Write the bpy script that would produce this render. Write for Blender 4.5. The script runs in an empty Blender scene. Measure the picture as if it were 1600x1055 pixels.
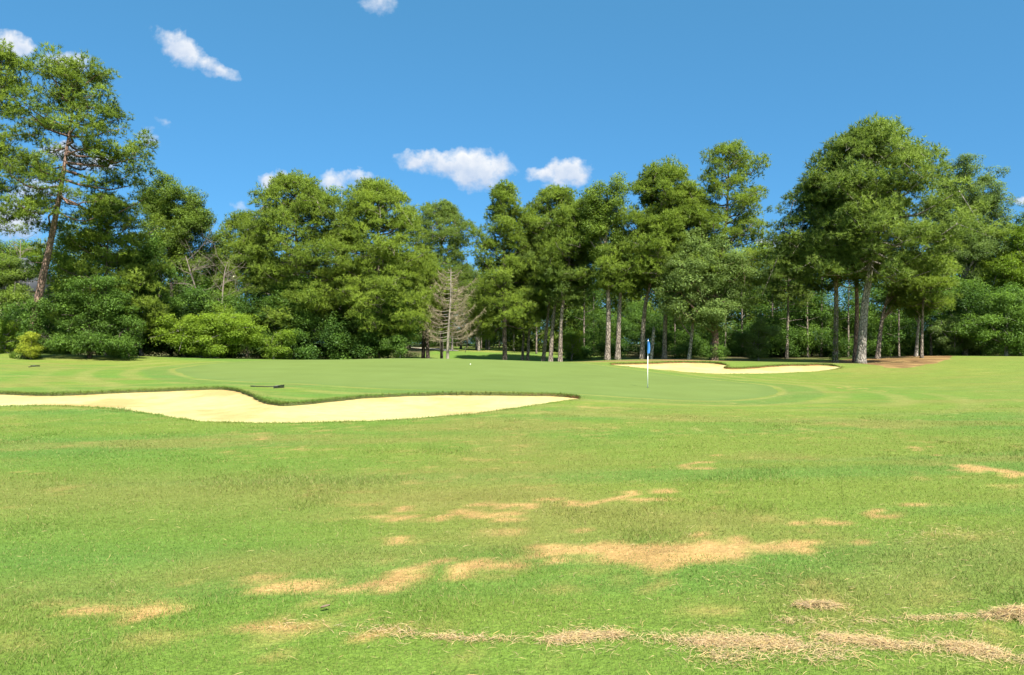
import bpy, math, random
import numpy as np
from mathutils import Vector

# ------------------------------------------------------------------ camera, sky, sun, exposure
SC = bpy.context.scene
COL = SC.collection
F, HZ, CH = 1080.0, 542.0, 1.7           # focal length (photo px), horizon row, eye height
cam_d = bpy.data.cameras.new("camera"); cam = bpy.data.objects.new("camera", cam_d); COL.objects.link(cam)
cam.location = (0, 0, CH); cam.rotation_euler = (math.radians(90), 0, 0)
cam_d.sensor_width = 36.0; cam_d.lens = 36.0 * F / 1600.0
cam_d.shift_y = (HZ - 527.5) / 1600.0
cam_d.clip_start = 0.1; cam_d.clip_end = 5000
SC.camera = cam
SUN_AZ, SUN_EL = math.radians(160), math.radians(52)     # azimuth from +Y towards +X
sdir = Vector((math.sin(SUN_AZ) * math.cos(SUN_EL), math.cos(SUN_AZ) * math.cos(SUN_EL), math.sin(SUN_EL)))
sun_d = bpy.data.lights.new("sun", 'SUN'); sun_d.energy = 5.0; sun_d.angle = math.radians(0.53); sun_d.color = (1.0, 0.95, 0.86)
sun = bpy.data.objects.new("sun", sun_d); COL.objects.link(sun)
sun.rotation_euler = sdir.to_track_quat('Z', 'Y').to_euler(); sun.location = (20, -30, 60)
SC.view_settings.view_transform = 'Standard'; SC.view_settings.look = 'None'
SC.view_settings.gamma = 1; SC.view_settings.use_curve_mapping = False
SC.view_settings.exposure = 1.45
SC.cycles.max_bounces = 8; SC.cycles.diffuse_bounces = 5; SC.cycles.glossy_bounces = 2
SC.cycles.transmission_bounces = 6; SC.cycles.caustics_reflective = False; SC.cycles.caustics_refractive = False

# clouds of this sky: (px, py, rx, ry, tilt, density, softness)
CLOUDS = [(742, 264, 64, 34, 0.10, 1.0), (690, 256, 62, 20, 0.05, .75), (645, 252, 30, 16, 0.0, .55),
          (888, 270, 40, 24, 0.10, .95), (848, 274, 30, 14, 0, .7), (872, 292, 26, 7, 0, .35),
          (428, 283, 24, 20, 0, .85), (520, 284, 30, 18, -.1, .7), (556, 278, 28, 14, 0, .6),
          (283, 75, 48, 24, .55, .75), (330, 105, 52, 15, .35, .6), (22, 72, 36, 24, .2, .85),
          (104, 100, 46, 21, 0, .8), (592, 6, 28, 20, .2, .4), (232, 218, 22, 15, .5, .25), (252, 190, 16, 9, .5, .2),
          (150, 255, 46, 16, 0, .75), (95, 238, 40, 16, 0, .7), (20, 345, 60, 34, 0, .8), (60, 300, 60, 18, 0, .5),
          (10, 250, 40, 14, 0, .5), (1206, 386, 24, 14, 0, .7), (1598, 314, 14, 11, 0, .8), (380, 325, 20, 10, .2, .25)]

def build_world():
    w = bpy.data.worlds.new("World"); SC.world = w; w.use_nodes = True
    nt = w.node_tree; N = nt.nodes; L = nt.links; N.clear()
    def node(t, **k):
        n = N.new(t)
        for a, b in k.items(): setattr(n, a, b)
        return n
    def M(op, a, b=None, c=None, clamp=False):
        n = node('ShaderNodeMath', operation=op); n.use_clamp = clamp
        for i, v in enumerate((a, b, c)):
            if v is None: continue
            if isinstance(v, (int, float)): n.inputs[i].default_value = v
            else: L.new(v, n.inputs[i])
        return n.outputs[0]
    sky = node('ShaderNodeTexSky', sky_type='NISHITA')
    sky.sun_disc = False; sky.sun_elevation = SUN_EL; sky.sun_rotation = SUN_AZ
    sky.altitude = 300; sky.air_density = 1.0; sky.dust_density = 0.4; sky.ozone_density = 2.0
    hs = node('ShaderNodeHueSaturation'); hs.inputs['Hue'].default_value = .5; hs.inputs['Saturation'].default_value = SKY_SAT; hs.inputs['Value'].default_value = 1.0
    L.new(sky.outputs[0], hs.inputs['Color'])
    tintn = node('ShaderNodeMix', data_type='RGBA', blend_type='MULTIPLY'); tintn.inputs[0].default_value = 1
    L.new(hs.outputs[0], tintn.inputs[6])
    tc = node('ShaderNodeTexCoord'); sep = node('ShaderNodeSeparateXYZ'); L.new(tc.outputs['Generated'], sep.inputs[0])
    x, y, z = sep.outputs
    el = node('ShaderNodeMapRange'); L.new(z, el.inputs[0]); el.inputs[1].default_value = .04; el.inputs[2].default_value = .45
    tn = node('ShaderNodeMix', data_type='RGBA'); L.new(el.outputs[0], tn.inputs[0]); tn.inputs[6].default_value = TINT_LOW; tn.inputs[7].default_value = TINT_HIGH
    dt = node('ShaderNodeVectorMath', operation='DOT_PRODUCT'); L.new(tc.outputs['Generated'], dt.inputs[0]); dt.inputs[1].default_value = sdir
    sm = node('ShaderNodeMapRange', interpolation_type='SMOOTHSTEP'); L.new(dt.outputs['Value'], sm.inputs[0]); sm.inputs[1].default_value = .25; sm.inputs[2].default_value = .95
    t2 = node('ShaderNodeMix', data_type='RGBA'); L.new(sm.outputs[0], t2.inputs[0]); L.new(tn.outputs[2], t2.inputs[6]); t2.inputs[7].default_value = TINT_SUN_FILL  # sky round the sun, behind the camera, brightened as added fill on the trees
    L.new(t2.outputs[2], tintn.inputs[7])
    ys = M('MAXIMUM', y, 0.02)
    u = M('DIVIDE', x, ys); v = M('DIVIDE', z, ys)
    com = node('ShaderNodeCombineXYZ'); L.new(u, com.inputs[0]); L.new(v, com.inputs[1])
    def noise(scale, detail, rough, off):
        m = node('ShaderNodeVectorMath', operation='ADD'); L.new(com.outputs[0], m.inputs[0]); m.inputs[1].default_value = off
        n = node('ShaderNodeTexNoise'); n.inputs['Scale'].default_value = scale; n.inputs['Detail'].default_value = detail; n.inputs['Roughness'].default_value = rough
        L.new(m.outputs[0], n.inputs['Vector']); return n.outputs[0]
    wx = M('MULTIPLY', M('SUBTRACT', noise(38, 3, .55, (0, 0, 0)), .5), .034)
    wy = M('MULTIPLY', M('SUBTRACT', noise(38, 3, .55, (7, 3, 1)), .5), .034)
    uu = M('ADD', u, wx); vv = M('ADD', v, wy)
    fine = noise(48, 8, .58, (3, 9, 2))
    total = None; wsum = 0.001; bsum = 0.0
    for (px, py, rx, ry, tl, dn) in CLOUDS:
        cx, cy = (px - 800) / F, (HZ - py) / F
        dx = M('SUBTRACT', uu, cx); dy = M('SUBTRACT', vv, cy)
        c, s = math.cos(tl), math.sin(tl)                    # tilt: positive falls to the right
        a = M('SUBTRACT', M('MULTIPLY', dx, c * F / rx), M('MULTIPLY', dy, s * F / rx))
        b = M('ADD', M('MULTIPLY', dx, s * F / ry), M('MULTIPLY', dy, c * F / ry))
        r2 = M('ADD', M('MULTIPLY', a, a), M('MULTIPLY', b, b))
        f = M('MULTIPLY', M('SUBTRACT', 1.0, r2), dn)          # dn at the heart, negative outside
        f = M('MAXIMUM', f, -1.0)
        wt = M('MAXIMUM', M('ADD', f, .35), 0.0); wsum = M('ADD', wt, wsum); bsum = M('ADD', M('MULTIPLY', wt, b), bsum)
        total = f if total is None else M('SMOOTH_MAX', total, f, .15)
    up = M('DIVIDE', bsum, wsum)                              # -1 at a cloud's base, +1 at its top
    dens = M('ADD', total, M('MULTIPLY', M('SUBTRACT', fine, .5), 1.4))
    dens = M('MULTIPLY', M('SUBTRACT', dens, -.08), 1.35, clamp=True)
    dens = M('MULTIPLY', M('POWER', dens, 1.25), .97)
    gate = M('GREATER_THAN', y, .03); dens = M('MULTIPLY', dens, gate)
    shade = noise(45, 4, .55, (1, 5, 8))
    ccol = node('ShaderNodeMix', data_type='RGBA'); L.new(M('ADD', M('MULTIPLY', M('SUBTRACT', shade, .32), 1.3), M('ADD', M('MULTIPLY', up, .55), .22), clamp=True), ccol.inputs[0])  # sunlit tops and shaded bases mixed into the cloud colour
    ccol.inputs[6].default_value = CLOUD_A; ccol.inputs[7].default_value = CLOUD_B
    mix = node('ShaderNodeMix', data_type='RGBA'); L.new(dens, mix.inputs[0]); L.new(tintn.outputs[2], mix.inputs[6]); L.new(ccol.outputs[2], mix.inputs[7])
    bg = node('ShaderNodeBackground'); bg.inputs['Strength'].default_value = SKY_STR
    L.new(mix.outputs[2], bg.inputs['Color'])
    out = node('ShaderNodeOutputWorld'); L.new(bg.outputs[0], out.inputs[0])
SKY_STR = .10; SKY_SAT = 1.12; TINT_SUN_FILL = (1.7, 1.45, 1.05, 1); TINT_LOW = (.145, .30, .47, 1); TINT_HIGH = (.40, .71, .70, 1)
CLOUD_A = (2.0, 2.45, 3.2, 1); CLOUD_B = (3.7, 3.75, 3.8, 1)
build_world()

# ------------------------------------------------------------------ small helpers
rng = np.random.default_rng(7)
def W(px, D): return np.array([(px - 800.0) / F * D, D])
def vnoise(x, y, seed=0):
    x = np.asarray(x, float); y = np.asarray(y, float)
    xi = np.floor(x).astype(np.int64); yi = np.floor(y).astype(np.int64)
    fx = x - xi; fy = y - yi; fx = fx * fx * (3 - 2 * fx); fy = fy * fy * (3 - 2 * fy)
    def h(a, b):
        n = (a * 374761393 + b * 668265263 + seed * 974634777) & 0xffffffff
        n = ((n ^ (n >> 13)) * 1274126177) & 0xffffffff
        return ((n ^ (n >> 16)) & 0xffff) / 65535.0
    return (h(xi, yi) * (1 - fx) + h(xi + 1, yi) * fx) * (1 - fy) + (h(xi, yi + 1) * (1 - fx) + h(xi + 1, yi + 1) * fx) * fy
def fbm(x, y, o=4, seed=0):
    s = 0; a = .5; t = 0
    for i in range(o):
        s = s + a * vnoise(x * 2 ** i, y * 2 ** i, seed + i * 17); t += a; a *= .55
    return s / t
def smooth(a, b, t):
    t = np.clip((t - a) / (b - a), 0, 1); return t * t * (3 - 2 * t)
def mesh_tris(name, V, T, mat, attrs=None, parent=None, smooth_sh=False):
    me = bpy.data.meshes.new(name); V = np.ascontiguousarray(V, np.float32); T = np.ascontiguousarray(T, np.int32)
    n = len(T)
    me.vertices.add(len(V)); me.vertices.foreach_set('co', V.ravel())
    me.loops.add(n * 3); me.loops.foreach_set('vertex_index', T.ravel())
    me.polygons.add(n); me.polygons.foreach_set('loop_start', np.arange(0, n * 3, 3, dtype=np.int32))
    if smooth_sh: me.polygons.foreach_set('use_smooth', np.ones(n, bool))
    for k, a in (attrs or {}).items():
        a = np.asarray(a, np.float32)
        if a.ndim == 1:
            at = me.attributes.new(k, 'FLOAT', 'POINT'); at.data.foreach_set('value', a)
        elif k == 'nrm':
            at = me.attributes.new(k, 'FLOAT_VECTOR', 'POINT'); at.data.foreach_set('vector', np.ascontiguousarray(a).ravel())
        else:
            at = me.attributes.new(k, 'FLOAT_COLOR', 'POINT')
            if a.shape[1] == 3: a = np.concatenate([a, np.ones((len(a), 1), np.float32)], 1)
            at.data.foreach_set('color', np.ascontiguousarray(a).ravel())
    me.materials.append(mat); me.update(); me.validate()
    o = bpy.data.objects.new(name, me); COL.objects.link(o)
    if parent: o.parent = parent
    return o
def thing(name, label, cat, loc, group=None, rz=0):
    o = bpy.data.objects.new(name, None); COL.objects.link(o); o.empty_display_size = .2
    o.location = loc; o.rotation_euler = (0, 0, rz); o['label'] = label; o['category'] = cat
    if group: o['group'] = group
    return o
def tag(o, label=None, cat=None, group=None, kind=None):
    if label: o['label'] = label
    if cat: o['category'] = cat
    if group: o['group'] = group
    if kind: o['kind'] = kind
    return o
class Buf:
    def __init__(s): s.V = []; s.T = []; s.A = []; s.N = []; s.n = 0
    def add(s, v, t, a=None):
        s.V.append(np.asarray(v, float)); s.T.append(np.asarray(t, np.int64) + s.n)
        s.A.append(np.zeros(len(v)) if a is None else np.broadcast_to(np.asarray(a, float), (len(v),)).copy()); s.n += len(v)
    def tube(s, P, R, k=6, a=0., cap=True):
        P = np.asarray(P, float); R = np.asarray(R, float); n = len(P)
        t = np.gradient(P, axis=0); t /= np.linalg.norm(t, axis=1)[:, None] + 1e-9
        ref = np.where(np.abs(t[:, 2:3]) > .9, np.array([[1., 0, 0]]), np.array([[0, 0, 1.]]))
        if abs(t[:, 2]).mean() > .7: ref[:] = (1., 0, 0)
        else: ref[:] = (0, 0, 1.)
        u = np.cross(t, ref); u /= np.linalg.norm(u, axis=1)[:, None] + 1e-9; w = np.cross(t, u)
        an = np.arange(k) * 2 * math.pi / k
        V = P[:, None] + R[:, None, None] * (u[:, None] * np.cos(an)[None, :, None] + w[:, None] * np.sin(an)[None, :, None])
        i = np.arange(n - 1)[:, None] * k; j = np.arange(k)[None]; j2 = (j + 1) % k
        q = np.stack([i + j, i + j2, i + k + j2, i + k + j], -1).reshape(-1, 4)
        T = np.concatenate([q[:, [0, 1, 2]], q[:, [0, 2, 3]]])
        V = V.reshape(-1, 3)
        if cap:
            V = np.concatenate([V, P[:1], P[-1:]]); m = n * k
            jj = np.arange(k); c1 = np.stack([jj, np.full(k, m), (jj + 1) % k], 1); c2 = np.stack([(n - 1) * k + jj, (n - 1) * k + (jj + 1) % k, np.full(k, m + 1)], 1)
            T = np.concatenate([T, c1, c2])
        s.add(V, T, a)
    def box(s, c, d, rot=None, a=0.):
        c = np.asarray(c, float); d = np.asarray(d, float) / 2
        v = np.array([[x, y, z] for x in (-1, 1) for y in (-1, 1) for z in (-1, 1)]) * d
        if rot is not None: v = v @ np.asarray(rot).T
        f = [(0, 1, 3, 2), (4, 6, 7, 5), (0, 4, 5, 1), (2, 3, 7, 6), (0, 2, 6, 4), (1, 5, 7, 3)]
        s.add(v + c, [t for q in f for t in ((q[0], q[1], q[2]), (q[0], q[2], q[3]))], a)
    def build(s, name, mat, parent=None, off=None, smooth_sh=False, attr='tint'):
        ex = {'nrm': np.concatenate(s.N)} if s.N else {}
        V = np.concatenate(s.V); T = np.concatenate(s.T); A = np.concatenate(s.A)
        if off is not None: V = V - np.asarray(off)
        return mesh_tris(name, V, T, mat, {attr: A, **ex}, parent, smooth_sh)
def catmull(P, n=8, closed=False):
    P = np.asarray(P, float); out = []
    m = len(P)
    for i in range(m if closed else m - 1):
        if closed: p = [P[(i + k - 1) % m] for k in range(4)]
        else: p = [P[max(i - 1, 0)], P[i], P[i + 1], P[min(i + 2, m - 1)]]
        for t in np.arange(n) / n:
            out.append(.5 * (2 * p[1] + (p[2] - p[0]) * t + (2 * p[0] - 5 * p[1] + 4 * p[2] - p[3]) * t * t + (3 * p[1] - p[0] - 3 * p[2] + p[3]) * t ** 3))
    if not closed: out.append(P[-1])
    return np.array(out)

# ------------------------------------------------------------------ materials
def new_mat(name):
    m = bpy.data.materials.new(name); m.use_nodes = True; nt = m.node_tree; nt.nodes.clear()
    return m, nt.nodes, nt.links
def out_(N, L, sh):
    o = N.new('ShaderNodeOutputMaterial'); L.new(sh, o.inputs[0])
def mixc(N, L, f, a, b, bt='MIX'):
    n = N.new('ShaderNodeMix'); n.data_type = 'RGBA'; n.blend_type = bt
    for i, v in ((0, f), (6, a), (7, b)):
        if isinstance(v, (int, float)): n.inputs[i].default_value = v
        elif isinstance(v, tuple): n.inputs[i].default_value = (*v[:3], 1)
        else: L.new(v, n.inputs[i])
    return n.outputs[2]
def mth(N, L, op, a, b=None, clamp=False):
    n = N.new('ShaderNodeMath'); n.operation = op; n.use_clamp = clamp
    for i, v in enumerate((a, b)):
        if v is None: continue
        if isinstance(v, (int, float)): n.inputs[i].default_value = v
        else: L.new(v, n.inputs[i])
    return n.outputs[0]
def tex(N, L, scale, detail=4, rough=.55, vec=None, stretch=None):
    if vec is None: vec = N.new('ShaderNodeTexCoord').outputs['Object']
    if stretch:
        mp = N.new('ShaderNodeMapping'); L.new(vec, mp.inputs[0]); mp.inputs['Scale'].default_value = stretch; vec = mp.outputs[0]
    n = N.new('ShaderNodeTexNoise'); n.inputs['Scale'].default_value = scale; n.inputs['Detail'].default_value = detail; n.inputs['Roughness'].default_value = rough
    L.new(vec, n.inputs['Vector']); return n.outputs[0]
def leaf_mat(name, dark, light, trans=.46, gloss=.015):
    m, N, L = new_mat(name)
    at = N.new('ShaderNodeAttribute'); at.attribute_name = 'tint'
    oi = N.new('ShaderNodeObjectInfo')
    f = mth(N, L, 'ADD', at.outputs['Fac'], mth(N, L, 'MULTIPLY', mth(N, L, 'SUBTRACT', oi.outputs['Random'], .5), .16), True)
    c = mixc(N, L, f, dark, light)
    an = N.new('ShaderNodeAttribute'); an.attribute_name = 'nrm'
    vt = N.new('ShaderNodeVectorTransform'); vt.vector_type = 'VECTOR'; vt.convert_from = 'OBJECT'; vt.convert_to = 'WORLD'; L.new(an.outputs['Vector'], vt.inputs[0])
    geo = N.new('ShaderNodeNewGeometry'); sc_ = N.new('ShaderNodeVectorMath'); sc_.operation = 'SCALE'; L.new(geo.outputs['Normal'], sc_.inputs[0]); sc_.inputs['Scale'].default_value = .55
    ad = N.new('ShaderNodeVectorMath'); ad.operation = 'ADD'; L.new(vt.outputs[0], ad.inputs[0]); L.new(sc_.outputs[0], ad.inputs[1])
    nz = N.new('ShaderNodeVectorMath'); nz.operation = 'NORMALIZE'; L.new(ad.outputs[0], nz.inputs[0])
    d = N.new('ShaderNodeBsdfDiffuse'); L.new(c, d.inputs[0]); L.new(nz.outputs[0], d.inputs['Normal'])
    t = N.new('ShaderNodeBsdfTranslucent'); L.new(mixc(N, L, 1.0, c, (1.05, 1.12, .6), 'MULTIPLY'), t.inputs[0])
    mx = N.new('ShaderNodeMixShader'); mx.inputs[0].default_value = trans; L.new(d.outputs[0], mx.inputs[1]); L.new(t.outputs[0], mx.inputs[2])
    g = N.new('ShaderNodeBsdfGlossy'); g.inputs['Roughness'].default_value = .6; g.inputs['Color'].default_value = (.8, .9, .8, 1)
    m2 = N.new('ShaderNodeMixShader'); m2.inputs[0].default_value = gloss; L.new(mx.outputs[0], m2.inputs[1]); L.new(g.outputs[0], m2.inputs[2])
    out_(N, L, m2.outputs[0]); return m
def bark_mat(name, dark, light, scale=1.0):
    m, N, L = new_mat(name)
    n1 = tex(N, L, 9 * scale, 5, .65, stretch=(1, 1, .22)); n2 = tex(N, L, 1.2, 3)
    vor = N.new('ShaderNodeTexVoronoi'); vor.feature = 'DISTANCE_TO_EDGE'; vor.inputs['Scale'].default_value = 10 * scale
    mp = N.new('ShaderNodeMapping'); mp.inputs['Scale'].default_value = (1, 1, .3); L.new(N.new('ShaderNodeTexCoord').outputs['Object'], mp.inputs[0]); L.new(mp.outputs[0], vor.inputs['Vector'])
    pl = mth(N, L, 'MULTIPLY', vor.outputs['Distance'], 5.0, True)
    c = mixc(N, L, mth(N, L, 'MULTIPLY', mth(N, L, 'SUBTRACT', n1, .3), 2.4, True), dark, light)
    c = mixc(N, L, mth(N, L, 'SUBTRACT', 1.0, pl, True), c, tuple(k * .35 for k in dark))
    c = mixc(N, L, mth(N, L, 'MULTIPLY', mth(N, L, 'SUBTRACT', n2, .5), 1.6, True), c, tuple(k * .75 for k in light))
    b = N.new('ShaderNodeBsdfPrincipled'); b.inputs['Roughness'].default_value = .95; L.new(c, b.inputs['Base Color'])
    bp = N.new('ShaderNodeBump'); bp.inputs['Strength'].default_value = .8; bp.inputs['Distance'].default_value = .05
    L.new(mth(N, L, 'ADD', pl, n1), bp.inputs['Height']); L.new(bp.outputs[0], b.inputs['Normal'])
    out_(N, L, b.outputs[0]); return m
def plain_mat(name, col, rough=.6, var=.12, scale=12, metal=0):
    m, N, L = new_mat(name)
    n = tex(N, L, scale, 4)
    c = mixc(N, L, n, tuple(k * (1 - var) for k in col), tuple(min(1, k * (1 + var)) for k in col))
    b = N.new('ShaderNodeBsdfPrincipled'); b.inputs['Roughness'].default_value = rough; b.inputs['Metallic'].default_value = metal
    L.new(c, b.inputs['Base Color']); out_(N, L, b.outputs[0]); return m
def attr_mat(name, rough=.9, bumps=(), mods=(), trans=0., gain=1.0):
    """colour from the 'col' attribute, broken up by noises given as (scale, low, high, stretch)"""
    m, N, L = new_mat(name)
    at = N.new('ShaderNodeAttribute'); at.attribute_name = 'col'; c = at.outputs['Color']
    vec = N.new('ShaderNodeTexCoord').outputs['Object']
    for (sc, lo, hi, st) in mods:
        n = tex(N, L, sc, 3, .6, vec, st)
        f = mth(N, L, 'MULTIPLY', mth(N, L, 'SUBTRACT', n, .3), 2.5, True)
        c = mixc(N, L, 1.0, c, mixc(N, L, f, (lo, lo, lo * .9), (hi, hi, hi)), 'MULTIPLY')
    b = N.new('ShaderNodeBsdfPrincipled'); b.inputs['Roughness'].default_value = rough; b.inputs['Specular IOR Level'].default_value = .2
    L.new(c, b.inputs['Base Color'])
    if bumps:
        h = None
        for (sc, wgt, st) in bumps:
            n = mth(N, L, 'MULTIPLY', tex(N, L, sc, 4, .6, vec, st), wgt); h = n if h is None else mth(N, L, 'ADD', h, n)
        bp = N.new('ShaderNodeBump'); bp.inputs['Strength'].default_value = 1; bp.inputs['Distance'].default_value = 1; L.new(h, bp.inputs['Height']); L.new(bp.outputs[0], b.inputs['Normal'])
    sh = b.outputs[0]
    if trans:
        t = N.new('ShaderNodeBsdfTranslucent'); L.new(c, t.inputs[0]); mx = N.new('ShaderNodeMixShader'); mx.inputs[0].default_value = trans
        L.new(sh, mx.inputs[1]); L.new(t.outputs[0], mx.inputs[2]); sh = mx.outputs[0]
    out_(N, L, sh); return m

def soil_mat():
    m, N, L = new_mat('bank_soil')
    sx = N.new('ShaderNodeSeparateXYZ'); L.new(N.new('ShaderNodeTexCoord').outputs['Object'], sx.inputs[0])
    red = mth(N, L, 'MULTIPLY', mth(N, L, 'MULTIPLY', mth(N, L, 'SUBTRACT', sx.outputs[0], .2), .8, True), mth(N, L, 'MULTIPLY', mth(N, L, 'SUBTRACT', tex(N, L, .5, 2), .40), 9.0, True))
    c = mixc(N, L, red, (.055, .065, .016), (.16, .075, .03))
    c = mixc(N, L, 1.0, c, mixc(N, L, tex(N, L, 14, 4), (.4, .4, .4), (1.6, 1.6, 1.6)), 'MULTIPLY')
    b = N.new('ShaderNodeBsdfPrincipled'); b.inputs['Roughness'].default_value = .95; L.new(c, b.inputs['Base Color']); out_(N, L, b.outputs[0]); return m
MAT = dict(
    ground=attr_mat('turf', bumps=((30, .025, None), (8, .03, None), (1.2, .05, (1, .5, 1))), mods=((14, .82, 1.14, None), (60, .8, 1.2, None), (2.5, .9, 1.1, (.5, 1, 1)))),
    green=attr_mat('green_turf', bumps=((40, .006, None),), mods=((20, .95, 1.05, None), (.6, .94, 1.05, None))),
    sand=attr_mat('sand', bumps=((60, .010, None), (9, .03, None), (2, .06, (1, 2, 1)), (7, .03, (.25, 1.6, 1))), mods=((3, .93, 1.04, None), (40, .94, 1.05, None))),
    blade=attr_mat('grass_blade', rough=.6, trans=.3),
    straw=attr_mat('dry_straw', rough=.8, trans=.15),
    soil=soil_mat(),
    pine=leaf_mat('pine_needles', (.072, .122, .014), (.245, .325, .036)),
    pine_c=leaf_mat('great_pine_needles', (.060, .108, .017), (.250, .330, .055)),
    pine_b=leaf_mat('pine_needles_bluish', (.064, .110, .018), (.200, .275, .044)),
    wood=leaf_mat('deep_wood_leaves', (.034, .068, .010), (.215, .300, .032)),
    oak=leaf_mat('oak_leaves', (.068, .118, .015), (.215, .298, .038)),
    grey=leaf_mat('grey_green_leaves', (.090, .145, .034), (.245, .335, .080)),
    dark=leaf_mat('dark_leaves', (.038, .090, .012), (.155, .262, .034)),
    lime=leaf_mat('bright_leaves', (.110, .180, .012), (.265, .380, .030)),
    yellow=leaf_mat('yellow_vine_leaves', (.15, .20, .012), (.40, .44, .040)),
    bark=bark_mat('pine_bark', (.12, .09, .065), (.37, .31, .25)),
    bark_red=bark_mat('red_bark', (.13, .072, .052), (.31, .20, .15)),
    bark_pale=bark_mat('pale_bark', (.16, .14, .115), (.40, .36, .30)),
    bark_dark=bark_mat('dark_bark', (.055, .040, .030), (.16, .12, .095)),
    deadwood=plain_mat('dead_wood', (.235, .205, .16), .95, .3, 20),
    bare=plain_mat('bare_branches', (.19, .155, .125), .95, .3, 20),
    twig=plain_mat('dead_twigs', (.225, .185, .115), .95, .4, 20),
    white=plain_mat('white_paint', (.8, .8, .78), .4, .03), blue=plain_mat('blue_cloth', (.03, .16, .42), .7, .15),
    black=plain_mat('black_plastic', (.012, .012, .012), .5), hole=plain_mat('cup_hole_shade', (.05, .05, .05), .8),
    roof=plain_mat('grey_shingles', (.06, .065, .075), .9, .3, 30), wall=plain_mat('tan_wall', (.46, .36, .27), .9, .2, 18),
    trim=plain_mat('cream_trim', (.7, .66, .58), .7), glass=plain_mat('dark_glass', (.03, .04, .05), .1, .1),
    path=plain_mat('cart_path_concrete', (.50, .42, .34), .9, .15, 6), leaf_dead=plain_mat('dry_leaf', (.12, .085, .05), .8),
)

# ------------------------------------------------------------------ terrain height
CP = []
def cp(px, py, D): x, y = W(px, D); CP.append((x, y, CH - (py - HZ) * D / F))
def cz(x, y, z): CP.append((x, y, z))
for y in (-12, -2, 6, 12):
    for x in (-22, -10, 0, 10, 22): cz(x, y, 0)
for a in ((350, 660, 15.3), (-40, 637, 19), (700, 650, 16.7), (905, 622, 21.4), (300, 611, 23.6), (0, 614, 24), (600, 618, 21.6), (440, 633, 19.1), (800, 617, 22.2),
          (1100, 626, 22), (1215, 612, 27), (1012, 605, 28), (270, 578, 38), (450, 562, 48), (640, 560, 50), (800, 562.5, 49.5), (900, 567, 48), (955, 573, 44),
          (1100, 587, 41), (1200, 599, 33.5), (1000, 568, 47.5), (1100, 566, 48), (1137, 576, 44.8), (1200, 572, 47), (1280, 569, 47), (1315, 577, 45), (1250, 583, 43),
          (1345, 568, 52), (1420, 557, 58), (1600, 557, 55), (1700, 558, 55), (1600, 600, 32), (1450, 600, 33), (1600, 578, 42), (1450, 570, 46), (1800, 600, 32),
          (0, 552, 47), (-150, 551, 47), (0, 563, 42), (0, 590, 30), (150, 556, 48), (150, 567, 43), (150, 580, 34), (-200, 590, 28), (300, 559, 50), (640, 590, 31), (450, 590, 31), (780, 600, 27)): cp(*a)
for px in (560, 700, 850): cz(*W(px, 59), .15)
for px in (0, 200, 400): cz(*W(px, 58), .7)
cz(*W(950, 57), .62); cz(*W(1100, 57), .55); cz(*W(1250, 60), .5); cz(*W(1450, 68), .5); cz(*W(1600, 68), .4); cz(*W(1800, 68), .4)
for px, py in ((560, 551), (680, 551), (780, 553), (880, 555), (980, 553), (1080, 552.5)): cp(px, py, 76)
for px, py in ((640, 543), (760, 546), (900, 548)): cp(px, py, 98)
for x in (-110, -70, 70, 110): cz(x, 60, .6); cz(x, 25, .2); cz(x, 100, 1.2)
for x in (-120, -60, 0, 60, 120): cz(x, 135, 2.2)
CPa = np.array(CP); _c = 5.0
def _phi(A, B): return np.sqrt(((A[:, None] - B[None]) ** 2).sum(-1) + _c * _c)
_n = len(CPa); _A = np.zeros((_n + 1, _n + 1)); _A[:_n, :_n] = _phi(CPa[:, :2], CPa[:, :2]) - 0.15 * np.eye(_n); _A[:_n, _n] = 1; _A[_n, :_n] = 1
_wgt = np.linalg.solve(_A, np.concatenate([CPa[:, 2], [0]]))
def terr0(x, y):
    x = np.atleast_1d(np.asarray(x, float)); y = np.atleast_1d(np.asarray(y, float))
    cx = np.clip(x, -125, 125); cy = np.clip(y, -14, 145)
    P = np.stack([cx, cy], 1); out = np.empty(len(P))
    for i in range(0, len(P), 20000): out[i:i + 20000] = _phi(P[i:i + 20000], CPa[:, :2]) @ _wgt[:_n] + _wgt[_n]
    return out + (fbm(x / 6, y / 6, 3, 3) - .5) * .07 * smooth(4, 30, y) + np.clip(y - 145, 0, 400) * .004
def GZ(x, y): return float(terr0([x], [y])[0])

# ------------------------------------------------------------------ outlines on the ground
FB = [(-170, 24.5), (-60, 24), (0, 23.9), (60, 23), (110, 22.8), (180, 23.3), (300, 24), (350, 24), (385, 22.4), (400, 20.7), (420, 19.5), (445, 19), (470, 19.2), (500, 19.8), (540, 20.5), (600, 21.4),
      (700, 22), (800, 22), (860, 22.2), (890, 21.9), (907, 21.3), (880, 20.6), (840, 19.4), (780, 17.9), (700, 16.7), (600, 15.8), (500, 15.45), (400, 15.3), (330, 15.5), (280, 16.1), (230, 17.2), (180, 18.3), (130, 18.9),
      (70, 19.3), (0, 19.2), (-60, 18.8), (-170, 18.5)]
BB = [(953, 46.2), (985, 47), (1030, 47.6), (1080, 48), (1115, 47.7), (1135, 46.6), (1131, 45.3), (1150, 44.9), (1180, 45.6), (1210, 46.6), (1250, 47), (1290, 47), (1311, 46), (1308, 45), (1270, 43.8),
      (1220, 43.0), (1160, 42.3), (1110, 42.2), (1060, 42.9), (1010, 44), (975, 45.2)]
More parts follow.
